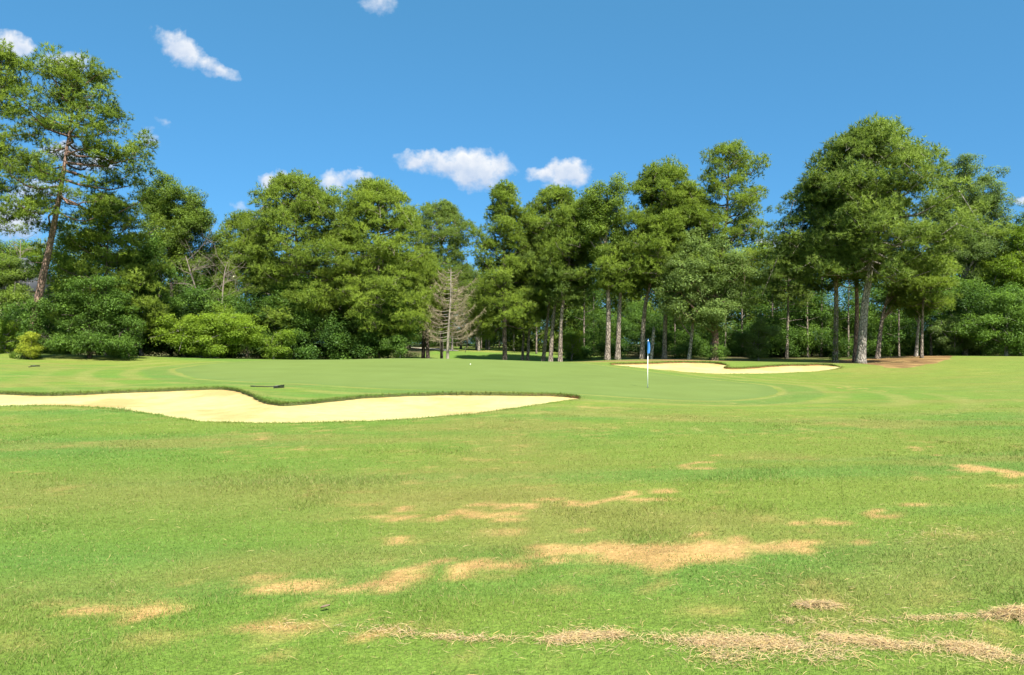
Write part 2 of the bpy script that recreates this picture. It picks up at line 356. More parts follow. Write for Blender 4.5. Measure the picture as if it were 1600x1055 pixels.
GR = [(330, 29.7), (450, 27.4), (600, 24.2), (750, 23.3), (900, 23.0), (1000, 22.4), (1080, 22), (1150, 22.6), (1200, 24.6), (1216, 27), (1190, 31.5), (1120, 36.5), (1030, 41.0), (955, 43.6), (900, 47.2), (800, 49.2), (640, 49.6), (520, 48.8), (430, 46.8), (330, 43), (276, 38.5), (285, 33.5)]
PS = [(1285, 51.5), (1330, 51.0), (1360, 47.4), (1392, 44.6), (1428, 44.8), (1462, 48), (1490, 55.5), (1480, 58.5), (1430, 60), (1370, 60), (1300, 58), (1255, 55)]
def poly(pts): return catmull([W(*p) for p in pts], 7, True)
POLY = dict(fb=poly(FB), bb=poly(BB), gr=poly(GR), ps=poly(PS))
def sdf(P, pg, lim=10.0):
    P = np.asarray(P, float); out = np.full(len(P), lim)
    lo = pg.min(0) - lim; hi = pg.max(0) + lim
    idx = np.where((P >= lo).all(1) & (P <= hi).all(1))[0]
    a = pg; b = np.roll(pg, -1, 0); ab = b - a; l2 = (ab ** 2).sum(1)
    for i in range(0, len(idx), 8000):
        q = P[idx[i:i + 8000]]; ap = q[:, None] - a[None]
        t = np.clip((ap * ab).sum(-1) / l2, 0, 1)
        d = np.sqrt(((ap - t[..., None] * ab) ** 2).sum(-1)).min(1)
        c = ((a[:, 1] > q[:, 1:2]) != (b[:, 1] > q[:, 1:2])) & (q[:, :1] < ab[:, 0] * (q[:, 1:2] - a[:, 1]) / (ab[:, 1] + 1e-12) + a[:, 0])
        out[idx[i:i + 8000]] = np.where(c.sum(1) % 2 == 1, -d, d)
    return out
WOB = dict(fb=(.10, 2.2), bb=(.16, 1.5), gr=(.12, .5), ps=(.45, .9))
def sd(key, P):
    s = sdf(P, POLY[key]); a, f = WOB[key]
    s = s + a * (fbm(P[:, 0] * f, P[:, 1] * f, 3, 11) - .5) * 2
    return s + (.05 * (vnoise(P[:, 0] * 5, P[:, 1] * 5, 14) - .5) if key in ('fb', 'bb') else 0)

def lip(P):                                   # grass rim raised along the far edge of the bunkers
    z = np.zeros(len(P))
    for k, h, wd in (('fb', .06, .7), ('bb', .07, .9)):
        s = sd(k, P); e = .15
        near = (s < 3) & (s > -1.2); q = P[near]
        if not len(q): continue
        g = (sdf(q + (0, e), POLY[k]) - sdf(q - (0, e), POLY[k])) / (2 * e)
        z[near] += h * np.exp(-(np.maximum(s[near], 0) / wd) ** 2) * smooth(-.1, .6, g)
    return z
def terr(P): return terr0(P[:, 0], P[:, 1]) + lip(P)

# dead patches read off the photo as (px, py, rx, ry, strength); laid on the ground as real patches
DEAD = [(1050, 858, 165, 20, 1), (930, 866, 120, 15, 1), (740, 882, 95, 11, 1), (1210, 848, 95, 10, 1), (890, 886, 60, 7, .8), (1000, 880, 70, 8, .8), (735, 893, 30, 10, .8),
        (530, 913, 140, 9, .95), (620, 902, 48, 9, .9), (140, 948, 75, 12, .95), (170, 935, 25, 7, .6), (250, 953, 36, 6, .7), (630, 845, 66, 6, .8), (775, 833, 44, 7, .7), (905, 825, 38, 6, .7), (1075, 830, 34, 6, .7),
        (1215, 817, 36, 4, .8), (1310, 816, 46, 6, .9), (1378, 800, 32, 5, .95), (1440, 794, 60, 3, .7), *[(560 + 48 * k, 812 - 4.1 * k, 36, 2.6 + .1 * k, .72 + .03 * k) for k in range(11)], (720, 804, 120, 4, .75), (560, 812, 70, 3, .6),
        (600, 985, 66, 9, .75), (450, 972, 140, 9, .75), (1545, 732, 38, 10, .9), (1555, 741, 30, 4, .7), (1130, 712, 9, 4, .8), (1075, 727, 32, 4, .6), (1470, 772, 22, 4, .7), (1425, 705, 25, 7, .5),
        (1500, 830, 90, 8, .4), (1230, 690, 40, 6, .3), (350, 975, 60, 8, .4), (1170, 855, 120, 14, .5), (250, 1010, 90, 14, .4), (430, 1030, 60, 12, .5), (700, 1040, 60, 10, .4),
        (1130, 680, 30, 4, .4), (1190, 652, 50, 3, .4), (940, 640, 30, 4, .4), (490, 700, 8, 4, .5), (410, 690, 14, 3, .5), (350, 720, 10, 2, .6), (1330, 850, 30, 5, .5), (1345, 605, 6, 8, .6), (1100, 650, 60, 2, .4)]
def dead_mask(x, y):
    wx = x + (fbm(x * 2.6, y * 2.6, 4, 5) - .5) * .9 * np.clip(y / 7, .5, 3); wy = y + (fbm(x * 2.6, y * 2.6, 4, 9) - .5) * 1.0 * np.clip(y / 7, .5, 3)
    m = np.zeros_like(x)
    for (px, py, rx, ry, st) in DEAD:
        D = 1.7 * F / (py - HZ); cx = (px - 800) / F * D
        v = st * np.exp(-(((wx - cx) / (rx * D / F)) ** 2 + ((wy - D) / (ry * D * D / 1836)) ** 2) * 1.1)
        m = np.maximum(m, v * 1.12)
    n = .55 * fbm(x * 2.6, y * 3.4, 4, 21) + .45 * vnoise(x * 14, y * 11, 23)
    return smooth(.28, .70, m + (n - .5) * .85 * (m > .05))
G1 = np.array([.091, .157, .022]); G2 = np.array([.122, .166, .026]); G3 = np.array([.074, .149, .026]); DEADC = np.array([.335, .208, .088]); OLIVE = np.array([.150, .155, .038])
def turf_col(x, y, sg=None, P=None):
    big = fbm(x / 7 + 3, y / 5, 4, 31); st = fbm(x / 9, (y - .10 * x) / .9, 3, 41); sm = fbm(x * 1.3, y * 1.3, 3, 51)
    c = G1 + (G2 - G1) * smooth(.38, .66, big)[:, None]
    c = c + (G3 - c) * (smooth(.48, .7, st) * .65)[:, None]
    c = c + (OLIVE - c) * (smooth(.52, .78, fbm(x / 4, (y - .12 * x) / 1.6, 4, 61)) * .75)[:, None]
    # dry olive sweep across the left middle of the rough
    sweep = np.exp(-(((y - 8.2 - .03 * x) / 1.3) ** 2)) * smooth(2.5, -1.5, x)
    c = c + (np.array([.155, .150, .040]) - c) * (sweep * .55)[:, None]
    # drier turf on the right-hand hill and far crest
    hill = smooth(8, 22, x) * smooth(14, 34, y)
    c = c + (np.array([.140, .155, .030]) - c) * (hill * .6 * (.5 + sm * .7))[:, None]
    # mown arcs round the green
    if sg is not None:
        ring = (np.abs(sg - .22 - .1 * sm) < .10) * (sg > 0); c = c + (np.array([.175, .185, .055]) - c) * (ring * .55)[:, None]
        ap = (sg > 0); k = ap * smooth(.45, .95, .5 + .5 * np.sin(sg * 3.3 + 3.5 * fbm(x / 4, y / 4, 2, 3))) * smooth(9.5, 3.5, sg) * smooth(.32, .55, fbm(x / 3, y / 3, 3, 33)); k = k + .8 * ap * smooth(.62, .72, fbm(x / 5 + y / 9, (y - .35 * x) / 1.1, 3, 37)) * smooth(-6, -9, x) * smooth(26, 29, y)
        c = c + (np.array([.170, .178, .048]) - c) * np.clip(k * .62, 0, .8)[:, None]
        c = c + (np.array([.078, .135, .032]) - c) * (((sg > .3) & (sg < 1.6)) * .45)[:, None]
    flecks = (vnoise(x * 5, y * 3, 71) > .93) * smooth(8, 13, y) * smooth(60, 30, y) * .45
    c = c + (np.array([.25, .22, .08]) - c) * flecks[:, None]
    d = dead_mask(x, y)
    sp = smooth(.60, .74, fbm(x * 4.2, y * 5.2, 4, 91)) * smooth(.42, .62, fbm(x / 2.2, y / 1.5, 3, 93)) * smooth(26, 16, y); d = np.maximum(d, sp * .40)
    c = c + (DEADC * (.62 + .75 * fbm(x * 5, y * 4, 3, 87))[:, None] - c) * (d * .92)[:, None]
    return c, d
def extra_soil(x, y, c):
    for (px, D, rx, ry, col, st) in ((640, 92, 3.2, 5, (.36, .21, .12), 1), (1000, 51.5, 7, 2, (.17, .10, .05), .8), (1085, 51.5, 4, 1.6, (.26, .15, .07), .9), (940, 60, 5, 3, (.15, .10, .04), .5), (770, 84, 6, 5, (.20, .19, .05), .7), (1230, 52.5, 8, 1.6, (.2, .11, .06), .7), (1300, 49, 3.5, 1.2, (.13, .13, .04), .5)):
        cx, cy = W(px, D); m = np.exp(-(((x - cx) / rx) ** 2 + ((y - cy) / ry) ** 2)); m = smooth(.35, .75, m + (fbm(x, y, 3, 8) - .5) * .5) * st
        c = c + (np.array(col) - c) * m[:, None]
    # leaf litter under the wood
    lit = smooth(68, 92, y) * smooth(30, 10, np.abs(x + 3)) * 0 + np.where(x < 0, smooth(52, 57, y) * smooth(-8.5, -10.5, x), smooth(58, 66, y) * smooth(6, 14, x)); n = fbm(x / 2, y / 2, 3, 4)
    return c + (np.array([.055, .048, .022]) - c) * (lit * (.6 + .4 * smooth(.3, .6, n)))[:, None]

def axis(fine0, fine1, step, lo, hi, g=1.09):
    a = list(np.arange(fine0, fine1, step)); d = step
    while a[-1] < hi: d *= g; a.append(a[-1] + d)
    d = step
    while a[0] > lo: d *= g; a.insert(0, a[0] - d)
    return np.array(a)
gx = axis(-19, 22, .15, -900, 900)
gy = np.concatenate([axis(2.5, 30, .13, -60, 2.6), axis(30, 50, .17, 30, 1500)[0:]])
gy = np.unique(np.round(gy, 4))
XX, YY = np.meshgrid(gx, gy); GP = np.stack([XX.ravel(), YY.ravel()], 1)
nx = len(gx); I = (np.arange(len(gy) - 1)[:, None] * nx + np.arange(nx - 1)[None]).ravel()
GT = np.concatenate([np.stack([I, I + 1, I + nx + 1], 1), np.stack([I, I + nx + 1, I + nx], 1)])
def split(P, T, s):
    """cut the triangles along s = 0: (points, outside tris, inside tris, contour segments)"""
    pos = s[T] >= 0; k = pos.sum(1); To = [T[k == 3]]; Ti = [T[k == 0]]; newP = []; cache = {}; seg = []; o2 = []; i2 = []
    base = len(P)
    def mid(a, b):
        key = (a, b) if a < b else (b, a)
        if key not in cache:
            t = s[a] / (s[a] - s[b]); t = min(max(t, .02), .98); cache[key] = base + len(newP); newP.append(P[a] + (P[b] - P[a]) * t)
        return cache[key]
    for tri, pp, kk in zip(T[(k > 0) & (k < 3)], pos[(k > 0) & (k < 3)], k[(k > 0) & (k < 3)]):
        lone = int(np.where(pp == (kk == 1))[0][0]); a, b, c = tri[lone], tri[(lone + 1) % 3], tri[(lone + 2) % 3]
        m1, m2 = mid(a, b), mid(a, c); one, two = ([a, m1, m2],), ([m1, b, c], [m1, c, m2])
        if kk == 1: o2 += one; i2 += two; seg.append((m1, m2))
        else: i2 += one; o2 += two; seg.append((m2, m1))
    P2 = np.concatenate([P, np.array(newP).reshape(-1, 2)]) if newP else P
    f = lambda A, B: np.concatenate(A + ([np.array(B)] if B else []))
    return P2, f(To, o2), f(Ti, i2), np.array(seg)
def compact(P, T):
    u, inv = np.unique(T, return_inverse=True); return P[u], inv.reshape(T.shape)
pieces = {}; P_ = GP; T_ = GT
for key in ('fb', 'bb', 'gr', 'ps'):
    P_, T_, Tin, seg = split(P_, T_, sd(key, P_)); pieces[key] = (Tin, seg)
gP, gT = compact(P_, T_)
sgr = sd('gr', gP)
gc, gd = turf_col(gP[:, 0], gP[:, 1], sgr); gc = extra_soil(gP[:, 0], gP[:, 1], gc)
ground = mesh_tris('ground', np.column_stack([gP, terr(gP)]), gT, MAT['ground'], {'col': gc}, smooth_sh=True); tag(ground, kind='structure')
# putting green
P1, T1 = compact(P_, pieces['gr'][0]); s1 = sd('gr', P1)
stripe = .5 + .5 * np.sign(np.sin((P1[:, 0] * .35 + P1[:, 1]) * 2 * math.pi / 3.4))
c1 = np.array([.101, .143, .034]) * (1 + .03 * (stripe - .5) + .07 * (fbm(P1[:, 0] / 5, P1[:, 1] / 5, 3, 6) - .5) * 2)[:, None]
c1 = c1 + (np.array([.084, .130, .031]) - c1) * (smooth(-1.2, -.2, s1) * .5)[:, None]
green = mesh_tris('putting_green', np.column_stack([P1, terr(P1)]), T1, MAT['green'], {'col': c1}, smooth_sh=True); tag(green, kind='structure')
# sand
def sandz(k, P):
    s = sd(k, P); d = np.maximum(-s, 0)
    return terr0(P[:, 0], P[:, 1]) - .03 - (.20 if k == 'fb' else .12) * (1 - np.exp(-d / .9)) + (fbm(P[:, 0] * 1.2, P[:, 1] * 1.2, 3, 2) - .5) * .05 * smooth(0, 1, d)
for k, nm in (('fb', 'sand_bunker'), ('bb', 'sand_bunker')):
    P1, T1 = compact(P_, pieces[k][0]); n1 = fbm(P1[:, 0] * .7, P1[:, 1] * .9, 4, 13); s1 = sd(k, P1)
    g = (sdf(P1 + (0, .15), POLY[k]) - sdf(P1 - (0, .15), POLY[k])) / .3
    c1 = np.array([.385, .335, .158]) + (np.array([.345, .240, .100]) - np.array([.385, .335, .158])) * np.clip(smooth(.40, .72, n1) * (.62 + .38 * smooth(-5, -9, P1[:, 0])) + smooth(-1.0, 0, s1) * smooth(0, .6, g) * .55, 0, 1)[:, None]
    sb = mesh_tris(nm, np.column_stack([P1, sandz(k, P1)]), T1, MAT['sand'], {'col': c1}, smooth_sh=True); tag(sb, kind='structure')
    seg = pieces[k][1]; u, inv = np.unique(seg, return_inverse=True); inv = inv.reshape(-1, 2); q = P_[u]; m = len(u)
    Vw = np.concatenate([np.column_stack([q, terr(q)]), np.column_stack([q, sandz(k, q) - .06])])
    Tw = np.concatenate([np.stack([inv[:, 0], inv[:, 1], inv[:, 1] + m], 1), np.stack([inv[:, 0], inv[:, 1] + m, inv[:, 0] + m], 1)])
    rim = mesh_tris('soil_rim', Vw, Tw, MAT['soil'], None, sb, smooth_sh=True)
# pine straw bed
P1, T1 = compact(P_, pieces['ps'][0]); n1 = fbm(P1[:, 0] * 1.1, P1[:, 1] * .8, 4, 15)
c1 = np.array([.135, .078, .034]) + (np.array([.25, .165, .068]) - np.array([.135, .078, .034])) * smooth(.42, .72, n1)[:, None]
ps = mesh_tris('pine_straw_bed', np.column_stack([P1, terr(P1)]), T1, MAT['ground'], {'col': c1}, smooth_sh=True); tag(ps, kind='structure')
# cart path far behind the green
cpth = catmull([W(px, D) for px, D in ((560, 103), (610, 99), (650, 95), (676, 90), (694, 85), (705, 80))], 6)
b = Buf(); tn = np.gradient(cpth, axis=0); tn /= np.linalg.norm(tn, axis=1)[:, None]; nn_ = np.stack([-tn[:, 1], tn[:, 0]], 1)
rows = [cpth + nn_ * o for o in (-.9, -.3, .3, .9)]; m = len(cpth)
V = np.concatenate([np.column_stack([r, terr0(r[:, 0], r[:, 1]) + .05]) for r in rows]); T = []
for r in range(3):
    for i in range(m - 1): a = r * m + i; T += [(a, a + 1, a + m + 1), (a, a + m + 1, a + m)]
o = mesh_tris('cart_path', V, np.array(T), MAT['path'], None, smooth_sh=True); tag(o, kind='structure')

# ------------------------------------------------------------------ grass blades (stuff)
def build_grass():
    R = np.random.default_rng(3); Ps = []; Ls = []; Wd = []
    n = 780000; w0 = np.concatenate([np.sqrt(R.uniform(9, 4.6 ** 2, 110000)), 4.6 * np.exp(R.uniform(0, math.log(26 / 4.6), n - 110000))])   # thins out with distance
    w0 = w0[R.random(n) < smooth(26, 15, w0)]; n = len(w0)
    Ps.append(np.stack([R.uniform(-1, 1, n) * (.80 * w0 + .8), w0], 1)); Ls.append(.030 - .011 * smooth(10, 22, w0)); Wd.append(np.clip(.00100 * w0, .004, .018))
    for k, n in (('fb', 26000), ('bb', 9000)):                       # longer grass hanging over the rims
        pg = POLY[k]; i = R.integers(0, len(pg), n); t = R.random((n, 1)); q = pg[i] * (1 - t) + pg[(i + 1) % len(pg)] * t
        q = q + R.normal(0, .12, (n, 2)); Ps.append(q); Ls.append(np.full(n, .075)); Wd.append(np.full(n, .013 if k == 'fb' else .022))
    P = np.concatenate(Ps); Ln = np.concatenate(Ls); Wd = np.concatenate(Wd)
    keep = (sd('fb', P) > 0.0) & (sd('bb', P) > 0.0) & (sd('gr', P) > .05); s0 = sd('gr', P)
    P = P[keep]; Ln = Ln[keep]; Wd = Wd[keep]; sg = s0[keep]; n = len(P)
    col, d2 = turf_col(P[:, 0] + R.normal(0, .05, n) * P[:, 1] / 6, P[:, 1] + R.normal(0, .12, n) * P[:, 1] / 6, sg); d = d2
    r = R.random(n); col = col * (1.22 + .42 * (R.random(n) - .5))[:, None]
    y = np.where(R.random(n) < .15)[0]; col[y] = col[y] * .35 + np.array([.33, .27, .11]) * .65 * R.uniform(.6, 1.2, (len(y), 1))
    Ln = Ln * R.uniform(.55, 1.35, n) * (1 - .45 * d) * (.35 + .65 * smooth(1, 6, sg)); gd_ = (R.random(n) < .16) & (d > .4); col[gd_] = G1 * R.uniform(.8, 1.3, (gd_.sum(), 1))
    tall = smooth(.52, .8, fbm(P[:, 0] * .9, P[:, 1] * .9, 3, 77)); Ln *= .8 + .7 * tall
    az = R.uniform(0, 2 * math.pi, n); tilt = R.uniform(.25, 1.25, n) + .25 * d
    dv = np.stack([np.cos(az) * np.sin(tilt), np.sin(az) * np.sin(tilt), np.cos(tilt)], 1)
    a2 = R.uniform(0, 2 * math.pi, n); sv = np.stack([np.cos(a2), np.sin(a2), np.zeros(n)], 1) * (Wd * R.uniform(.6, 1.3, n))[:, None] / 2
    z = terr(P); B = np.column_stack([P, z - .004])
    V = np.stack([B - sv, B + sv, B + dv * Ln[:, None]], 1).reshape(-1, 3)
    cc = np.repeat(col, 3, 0)
    for k, nh, wd in (('fb', 30000, .014), ('bb', 14000, .026)):
        seg = pieces[k][1]; a, b_ = P_[seg[:, 0]], P_[seg[:, 1]]; i = R.integers(0, len(seg), nh); t = R.random((nh, 1)); q = a[i] * (1 - t) + b_[i] * t
        e = .1; gv = np.stack([sdf(q + (e, 0), POLY[k]) - sdf(q - (e, 0), POLY[k]), sdf(q + (0, e), POLY[k]) - sdf(q - (0, e), POLY[k])], 1); gv /= np.linalg.norm(gv, axis=1)[:, None] + 1e-6
        back = gv[:, 1] > .05; q, gv = q[back], gv[back]; m = len(q); q = q + gv * R.uniform(-.01, .06, (m, 1)); z = terr(q)
        d = np.column_stack([-gv * R.uniform(.1, .7, (m, 1)), R.uniform(-.7, .55, m)]) + R.normal(0, .25, (m, 3)); d *= (R.uniform(.04, .12, m) * (1 if k == 'fb' else 1.3))[:, None]
        s_ = np.stack([-gv[:, 1], gv[:, 0], np.zeros(m)], 1) * (wd * R.uniform(.5, 1.2, m) / 2)[:, None]; Bq = np.column_stack([q, z + .005])
        V = np.concatenate([V, np.stack([Bq - s_, Bq + s_, Bq + d], 1).reshape(-1, 3)])
        ch = turf_col(q[:, 0], q[:, 1])[0] * R.uniform(.9, 1.45, (m, 1)); cc = np.concatenate([cc, np.repeat(ch, 3, 0)])
    n = len(V) // 3
    o = mesh_tris('grass', V, np.arange(3 * n).reshape(-1, 3), MAT['blade'], {'col': cc}); tag(o, kind='stuff')
build_grass()

# ------------------------------------------------------------------ dry clippings (stuff + two piles)
def straws(centres, R, lmin=.028, lmax=.095, wd=.0015, flat=.25):
    n = len(centres); L = R.uniform(lmin, lmax, n); az = R.normal(0, .9, n) + np.where(R.random(n) < .5, 0, math.pi)
    k = 4; t = np.linspace(-.5, .5, k); bend = R.normal(0, .28, n); up = R.normal(0, flat, n); V = []
    d = np.stack([np.cos(az), np.sin(az), np.zeros(n)], 1); s = np.stack([-np.sin(az), np.cos(az), np.zeros(n)], 1)
    for i in range(k):
        c = centres + d * (L * t[i])[:, None] + s * (bend * L * (t[i] ** 2) * 2)[:, None] + np.array([0, 0, 1.]) * (up * L * t[i] - (t[i] ** 2) * L * .3)[:, None]
        ww = (s * .8 + np.array([0, 0, .6]) * R.uniform(-1, 1, (n, 1))) * wd * (1 - 1.2 * abs(t[i]))
        V.append(c - ww); V.append(c + ww)
    V = np.stack(V, 1).reshape(-1, 3); base = np.arange(n)[:, None, None] * 2 * k
    q = np.array([[[2 * i, 2 * i + 1, 2 * i + 3], [2 * i, 2 * i + 3, 2 * i + 2]] for i in range(k - 1)]).reshape(1, -1, 3)
    T = (base + q).reshape(-1, 3)
    col = np.array([.45, .33, .160]) * R.uniform(.55, 1.25, (n, 1)) * np.array([1, 1, 1]) + R.normal(0, .02, (n, 3))
    return V, T, np.repeat(np.clip(col, .02, .9), 2 * k, 0)
def pxg(px, py): D = 1836.0 / (py - HZ); return np.array([(px - 800) / F * D, D])
def build_straw():
    R = np.random.default_rng(12); C = []
    def band(pts, n, wd, hgt):
        path = catmull([pxg(*p) for p in pts], 10); i = R.integers(0, len(path) - 1, n); t = R.random((n, 1)); q = path[i] * (1 - t) + path[i + 1] * t
        clump = fbm(q[:, 0] * 3.6, q[:, 1] * 9.0 + q[:, 0] * 2, 3, 19); keep = R.random(n) < .10 + .9 * smooth(.36, .68, clump); q = q[keep]
        off = R.normal(0, wd, q.shape) * R.choice([.6, 1.0, 2.4], (n, 1), p=[.4, .4, .2])[keep]; q = q + off
        z = terr0(q[:, 0], q[:, 1]) + .012 + hgt * .7 * np.exp(-(off ** 2).sum(1) / (wd * wd)) * R.random(len(q)); C.append(np.column_stack([q, z]))
    band([(855, 1003), (930, 994), (1000, 996), (1080, 1004), (1150, 1003), (1230, 1001)], 6800, .046, .015)
    band([(1180, 1008), (1260, 1012), (1330, 1022)], 1900, .06, .015)
    band([(1290, 998), (1350, 1003), (1400, 1010), (1450, 1013)], 3700, .046, .017)
    band([(1490, 1012), (1530, 1016), (1570, 1028), (1640, 1038)], 4000, .05, .02)
    band([(640, 992), (720, 999), (800, 1001), (860, 1003)], 900, .035, .012)
    band([(430, 975), (560, 985), (640, 992)], 900, .07, .01)
    band([(1100, 1030), (1220, 1030), (1330, 1035)], 1100, .07, .02)
    band([(1420, 968), (1500, 966), (1560, 964)], 700, .035, .012); band([(1220, 970), (1300, 972), (1430, 970)], 500, .04, .01)
    band([(1420, 843), (1480, 832), (1560, 836), (1620, 845)], 500, .2, .012); band([(1120, 910), (1200, 912), (1260, 905)], 160, .22, .01)
    n = 2600; D = np.sqrt(R.uniform(3.2 ** 2, 7.5 ** 2, n)); X = R.uniform(-1, 1, n) * (.8 * D + .5)
    keep = R.random(n) < np.clip(.25 + .55 * smooth(-1, 3, X) * smooth(6.5, 4.2, D), 0, 1); X, D = X[keep], D[keep]; C.append(np.column_stack([X, D, terr0(X, D) + R.uniform(.012, .035, len(X))]))
    V, T, c = straws(np.concatenate(C), R)
    tag(mesh_tris('dry_clippings', V, T, MAT['straw'], {'col': c}), kind='stuff')
    for (px, py, rx, ry, h, n, lb) in ((1277, 948, .13, .05, .03, 420, 'small loose heap of dry tan clippings alone on the grass, above the long windrow'), (1590, 965, .16, .07, .07, 900, 'heap of dry tan clippings at the right edge, above the windrow end')):
        p = pxg(px, py); a = R.normal(0, 1, (n, 2)) * .6; r2 = (a ** 2).sum(1); z = GZ(*p) + .01 + h * np.exp(-r2) * R.random(n) ** .5
        V, T, c = straws(np.column_stack([p[0] + a[:, 0] * rx, p[1] + a[:, 1] * ry, z]), R, .05, .14)
        z0 = np.array([p[0], p[1], GZ(*p)]); o = mesh_tris('clippings_heap', V - z0, T, MAT['straw'], {'col': c}); o.location = z0; tag(o, lb, 'grass clippings', 'heaps of dry clippings')
build_straw()

# ------------------------------------------------------------------ tree kit
TR = np.random.default_rng(101)
def tuft_pad(seed, nt=40, nn=9, nl=.34, nw=.05):
    """needle tufts over the upper side of a unit pad"""
    R = np.random.default_rng(seed); V = []; A = []
    for i in range(nt):
        while True:
            p = R.normal(0, 1, 3); p /= np.linalg.norm(p)
            if p[2] > -.35: break
        c = p * np.array([1, 1, .80]) * R.uniform(.45, 1.0); ax = p * 1.0 + np.array([0, 0, .4]) + R.normal(0, .25, 3); ax /= np.linalg.norm(ax)
        th = R.uniform(0, 1)
        for j in range(nn):
            d = ax * R.uniform(.25, 1) + R.normal(0, .62, 3); d /= np.linalg.norm(d); s = np.cross(d, R.normal(0, 1, 3)); s /= np.linalg.norm(s)
            l = nl * R.uniform(.7, 1.2); V += [c - s * nw / 2, c + s * nw / 2, c + d * l]; A += [th] * 3
    return np.array(V), np.array(A)
def leaf_pad(seed, n=100, ls=.2, flat=.6):
    R = np.random.default_rng(seed); p = R.normal(0, 1, (n, 3)); p /= np.linalg.norm(p, axis=1)[:, None]; p *= R.uniform(.2, 1, (n, 1)) ** .5
    c = p * np.array([1, 1, flat]); nr = p * .5 + np.array([0, 0, .7]) + R.normal(0, .5, (n, 3)); nr /= np.linalg.norm(nr, axis=1)[:, None]
    u = np.cross(nr, R.normal(0, 1, (n, 3))); u /= np.linalg.norm(u, axis=1)[:, None]; w = np.cross(nr, u); s = ls * R.uniform(.6, 1.25, (n, 1))
    V = np.stack([c - u * s * .55, c + w * s * .30 - nr * s * .08, c + u * s * .55, c - w * s * .30 - nr * s * .08], 1).reshape(-1, 3)
    return V, np.repeat(R.random(n), 4)
PINE_T = [tuft_pad(i) for i in range(7)]; PINE_F = [tuft_pad(40 + i, 22, 7, .40, .085) for i in range(5)]
LEAF_T = [leaf_pad(60 + i) for i in range(7)]; LEAF_C = [leaf_pad(80 + i, 70, .21) for i in range(6)]
def scatter(buf, tpl, pos, size, tint, R, quad=False, ctr=None):
    pos = np.asarray(pos, float); size = np.asarray(size, float); n = len(pos)
    if not n: return
    pick = R.integers(0, len(tpl), n); tint = np.broadcast_to(tint, (n,))
    for k, (tv, ta) in enumerate(tpl):
        ii = np.where(pick == k)[0]
        if not len(ii): continue
        a = R.uniform(0, 2 * math.pi, len(ii)); c, s = np.cos(a), np.sin(a)
        sz = size[ii][:, None]; sx = sz * R.uniform(.85, 1.2, (len(ii), 1)); szz = sz * R.uniform(.8, 1.25, (len(ii), 1))
        X = tv[None, :, 0] * sx; Y = tv[None, :, 1] * sz; Z = tv[None, :, 2] * szz
        x = X * c[:, None] - Y * s[:, None]; y = X * s[:, None] + Y * c[:, None]
        V = np.stack([x, y, Z], -1) + pos[ii][:, None]; m = len(tv)
        nl_ = np.linalg.norm(tv, axis=1) + 1e-6; un = tv / nl_[:, None] + (0, 0, .25)
        nx_ = un[None, :, 0] * c[:, None] - un[None, :, 1] * s[:, None]; ny_ = un[None, :, 0] * s[:, None] + un[None, :, 1] * c[:, None]
        NN = np.stack([nx_, ny_, np.broadcast_to(un[None, :, 2], nx_.shape)], -1)
        if ctr is not None:
            o_ = pos[ii] - ctr[ii]; o_ /= np.linalg.norm(o_, axis=1)[:, None] + 1e-6; NN = NN + .6 * o_[:, None]
        NN = NN / (np.linalg.norm(NN, axis=2)[..., None] + 1e-6); buf.N.append(NN.reshape(-1, 3))
        V = V.reshape(-1, 3); A = (ta[None] * .45 + tint[ii][:, None]).ravel()
        if quad:
            q = np.arange(len(V)).reshape(-1, 4); T = np.concatenate([q[:, [0, 1, 2]], q[:, [0, 2, 3]]])
        else: T = np.arange(len(V)).reshape(-1, 3)
        buf.add(V, T, A)
def trunk_path(base, pts, D, R, wob=.06):
    """trunk axis from photo points [(px, py), ...], base first, standing at distance D"""
    P = [base]
    for i, (px, py) in enumerate(pts):
        P.append(np.array([(px - 800) / F * D + R.normal(0, wob), D + R.normal(0, wob * 2), CH + (HZ - py) * D / F]))
    return catmull(P, 8)
def at_h(path, z):
    i = np.clip(np.searchsorted(path[:, 2], z), 1, len(path) - 1); t = (z - path[i - 1, 2]) / (path[i, 2] - path[i - 1, 2] + 1e-9); return path[i - 1] + (path[i] - path[i - 1]) * np.clip(t, 0, 1)
PROF = {
    'round': lambda t: math.sqrt(max(.1, 1 - ((t - .36) / .70) ** 2)),
    'dome': lambda t: .86 + .14 * t / .3 if t < .3 else math.sqrt(max(.07, 1 - ((t - .3) / .73) ** 2)),
    'cone': lambda t: .18 + .82 * (1 - t) ** .85,
    'column': lambda t: (.75 + .25 * math.sin(t * 5)) * (1 if t < .6 else max(.22, 1 - ((t - .6) / .4) ** 1.6 * .85)),
    'open': lambda t: .55 + .45 * math.sin(math.pi * min(1, t * .9 + .25)) if t < .8 else .75 * (1 - t) / .2 * .8 + .25,
    'tier': lambda t: .25 + .75 * (1 - t) ** .7,
}
def root_flare(path, r0, top=.25):
    t = np.linspace(0, 1, len(path)); z = path[:, 2] - path[0, 2]
    return r0 * ((1 - t) ** .8 * (1 - top * .25) + top * .25) * (1 + .45 * np.exp(-z / .35))
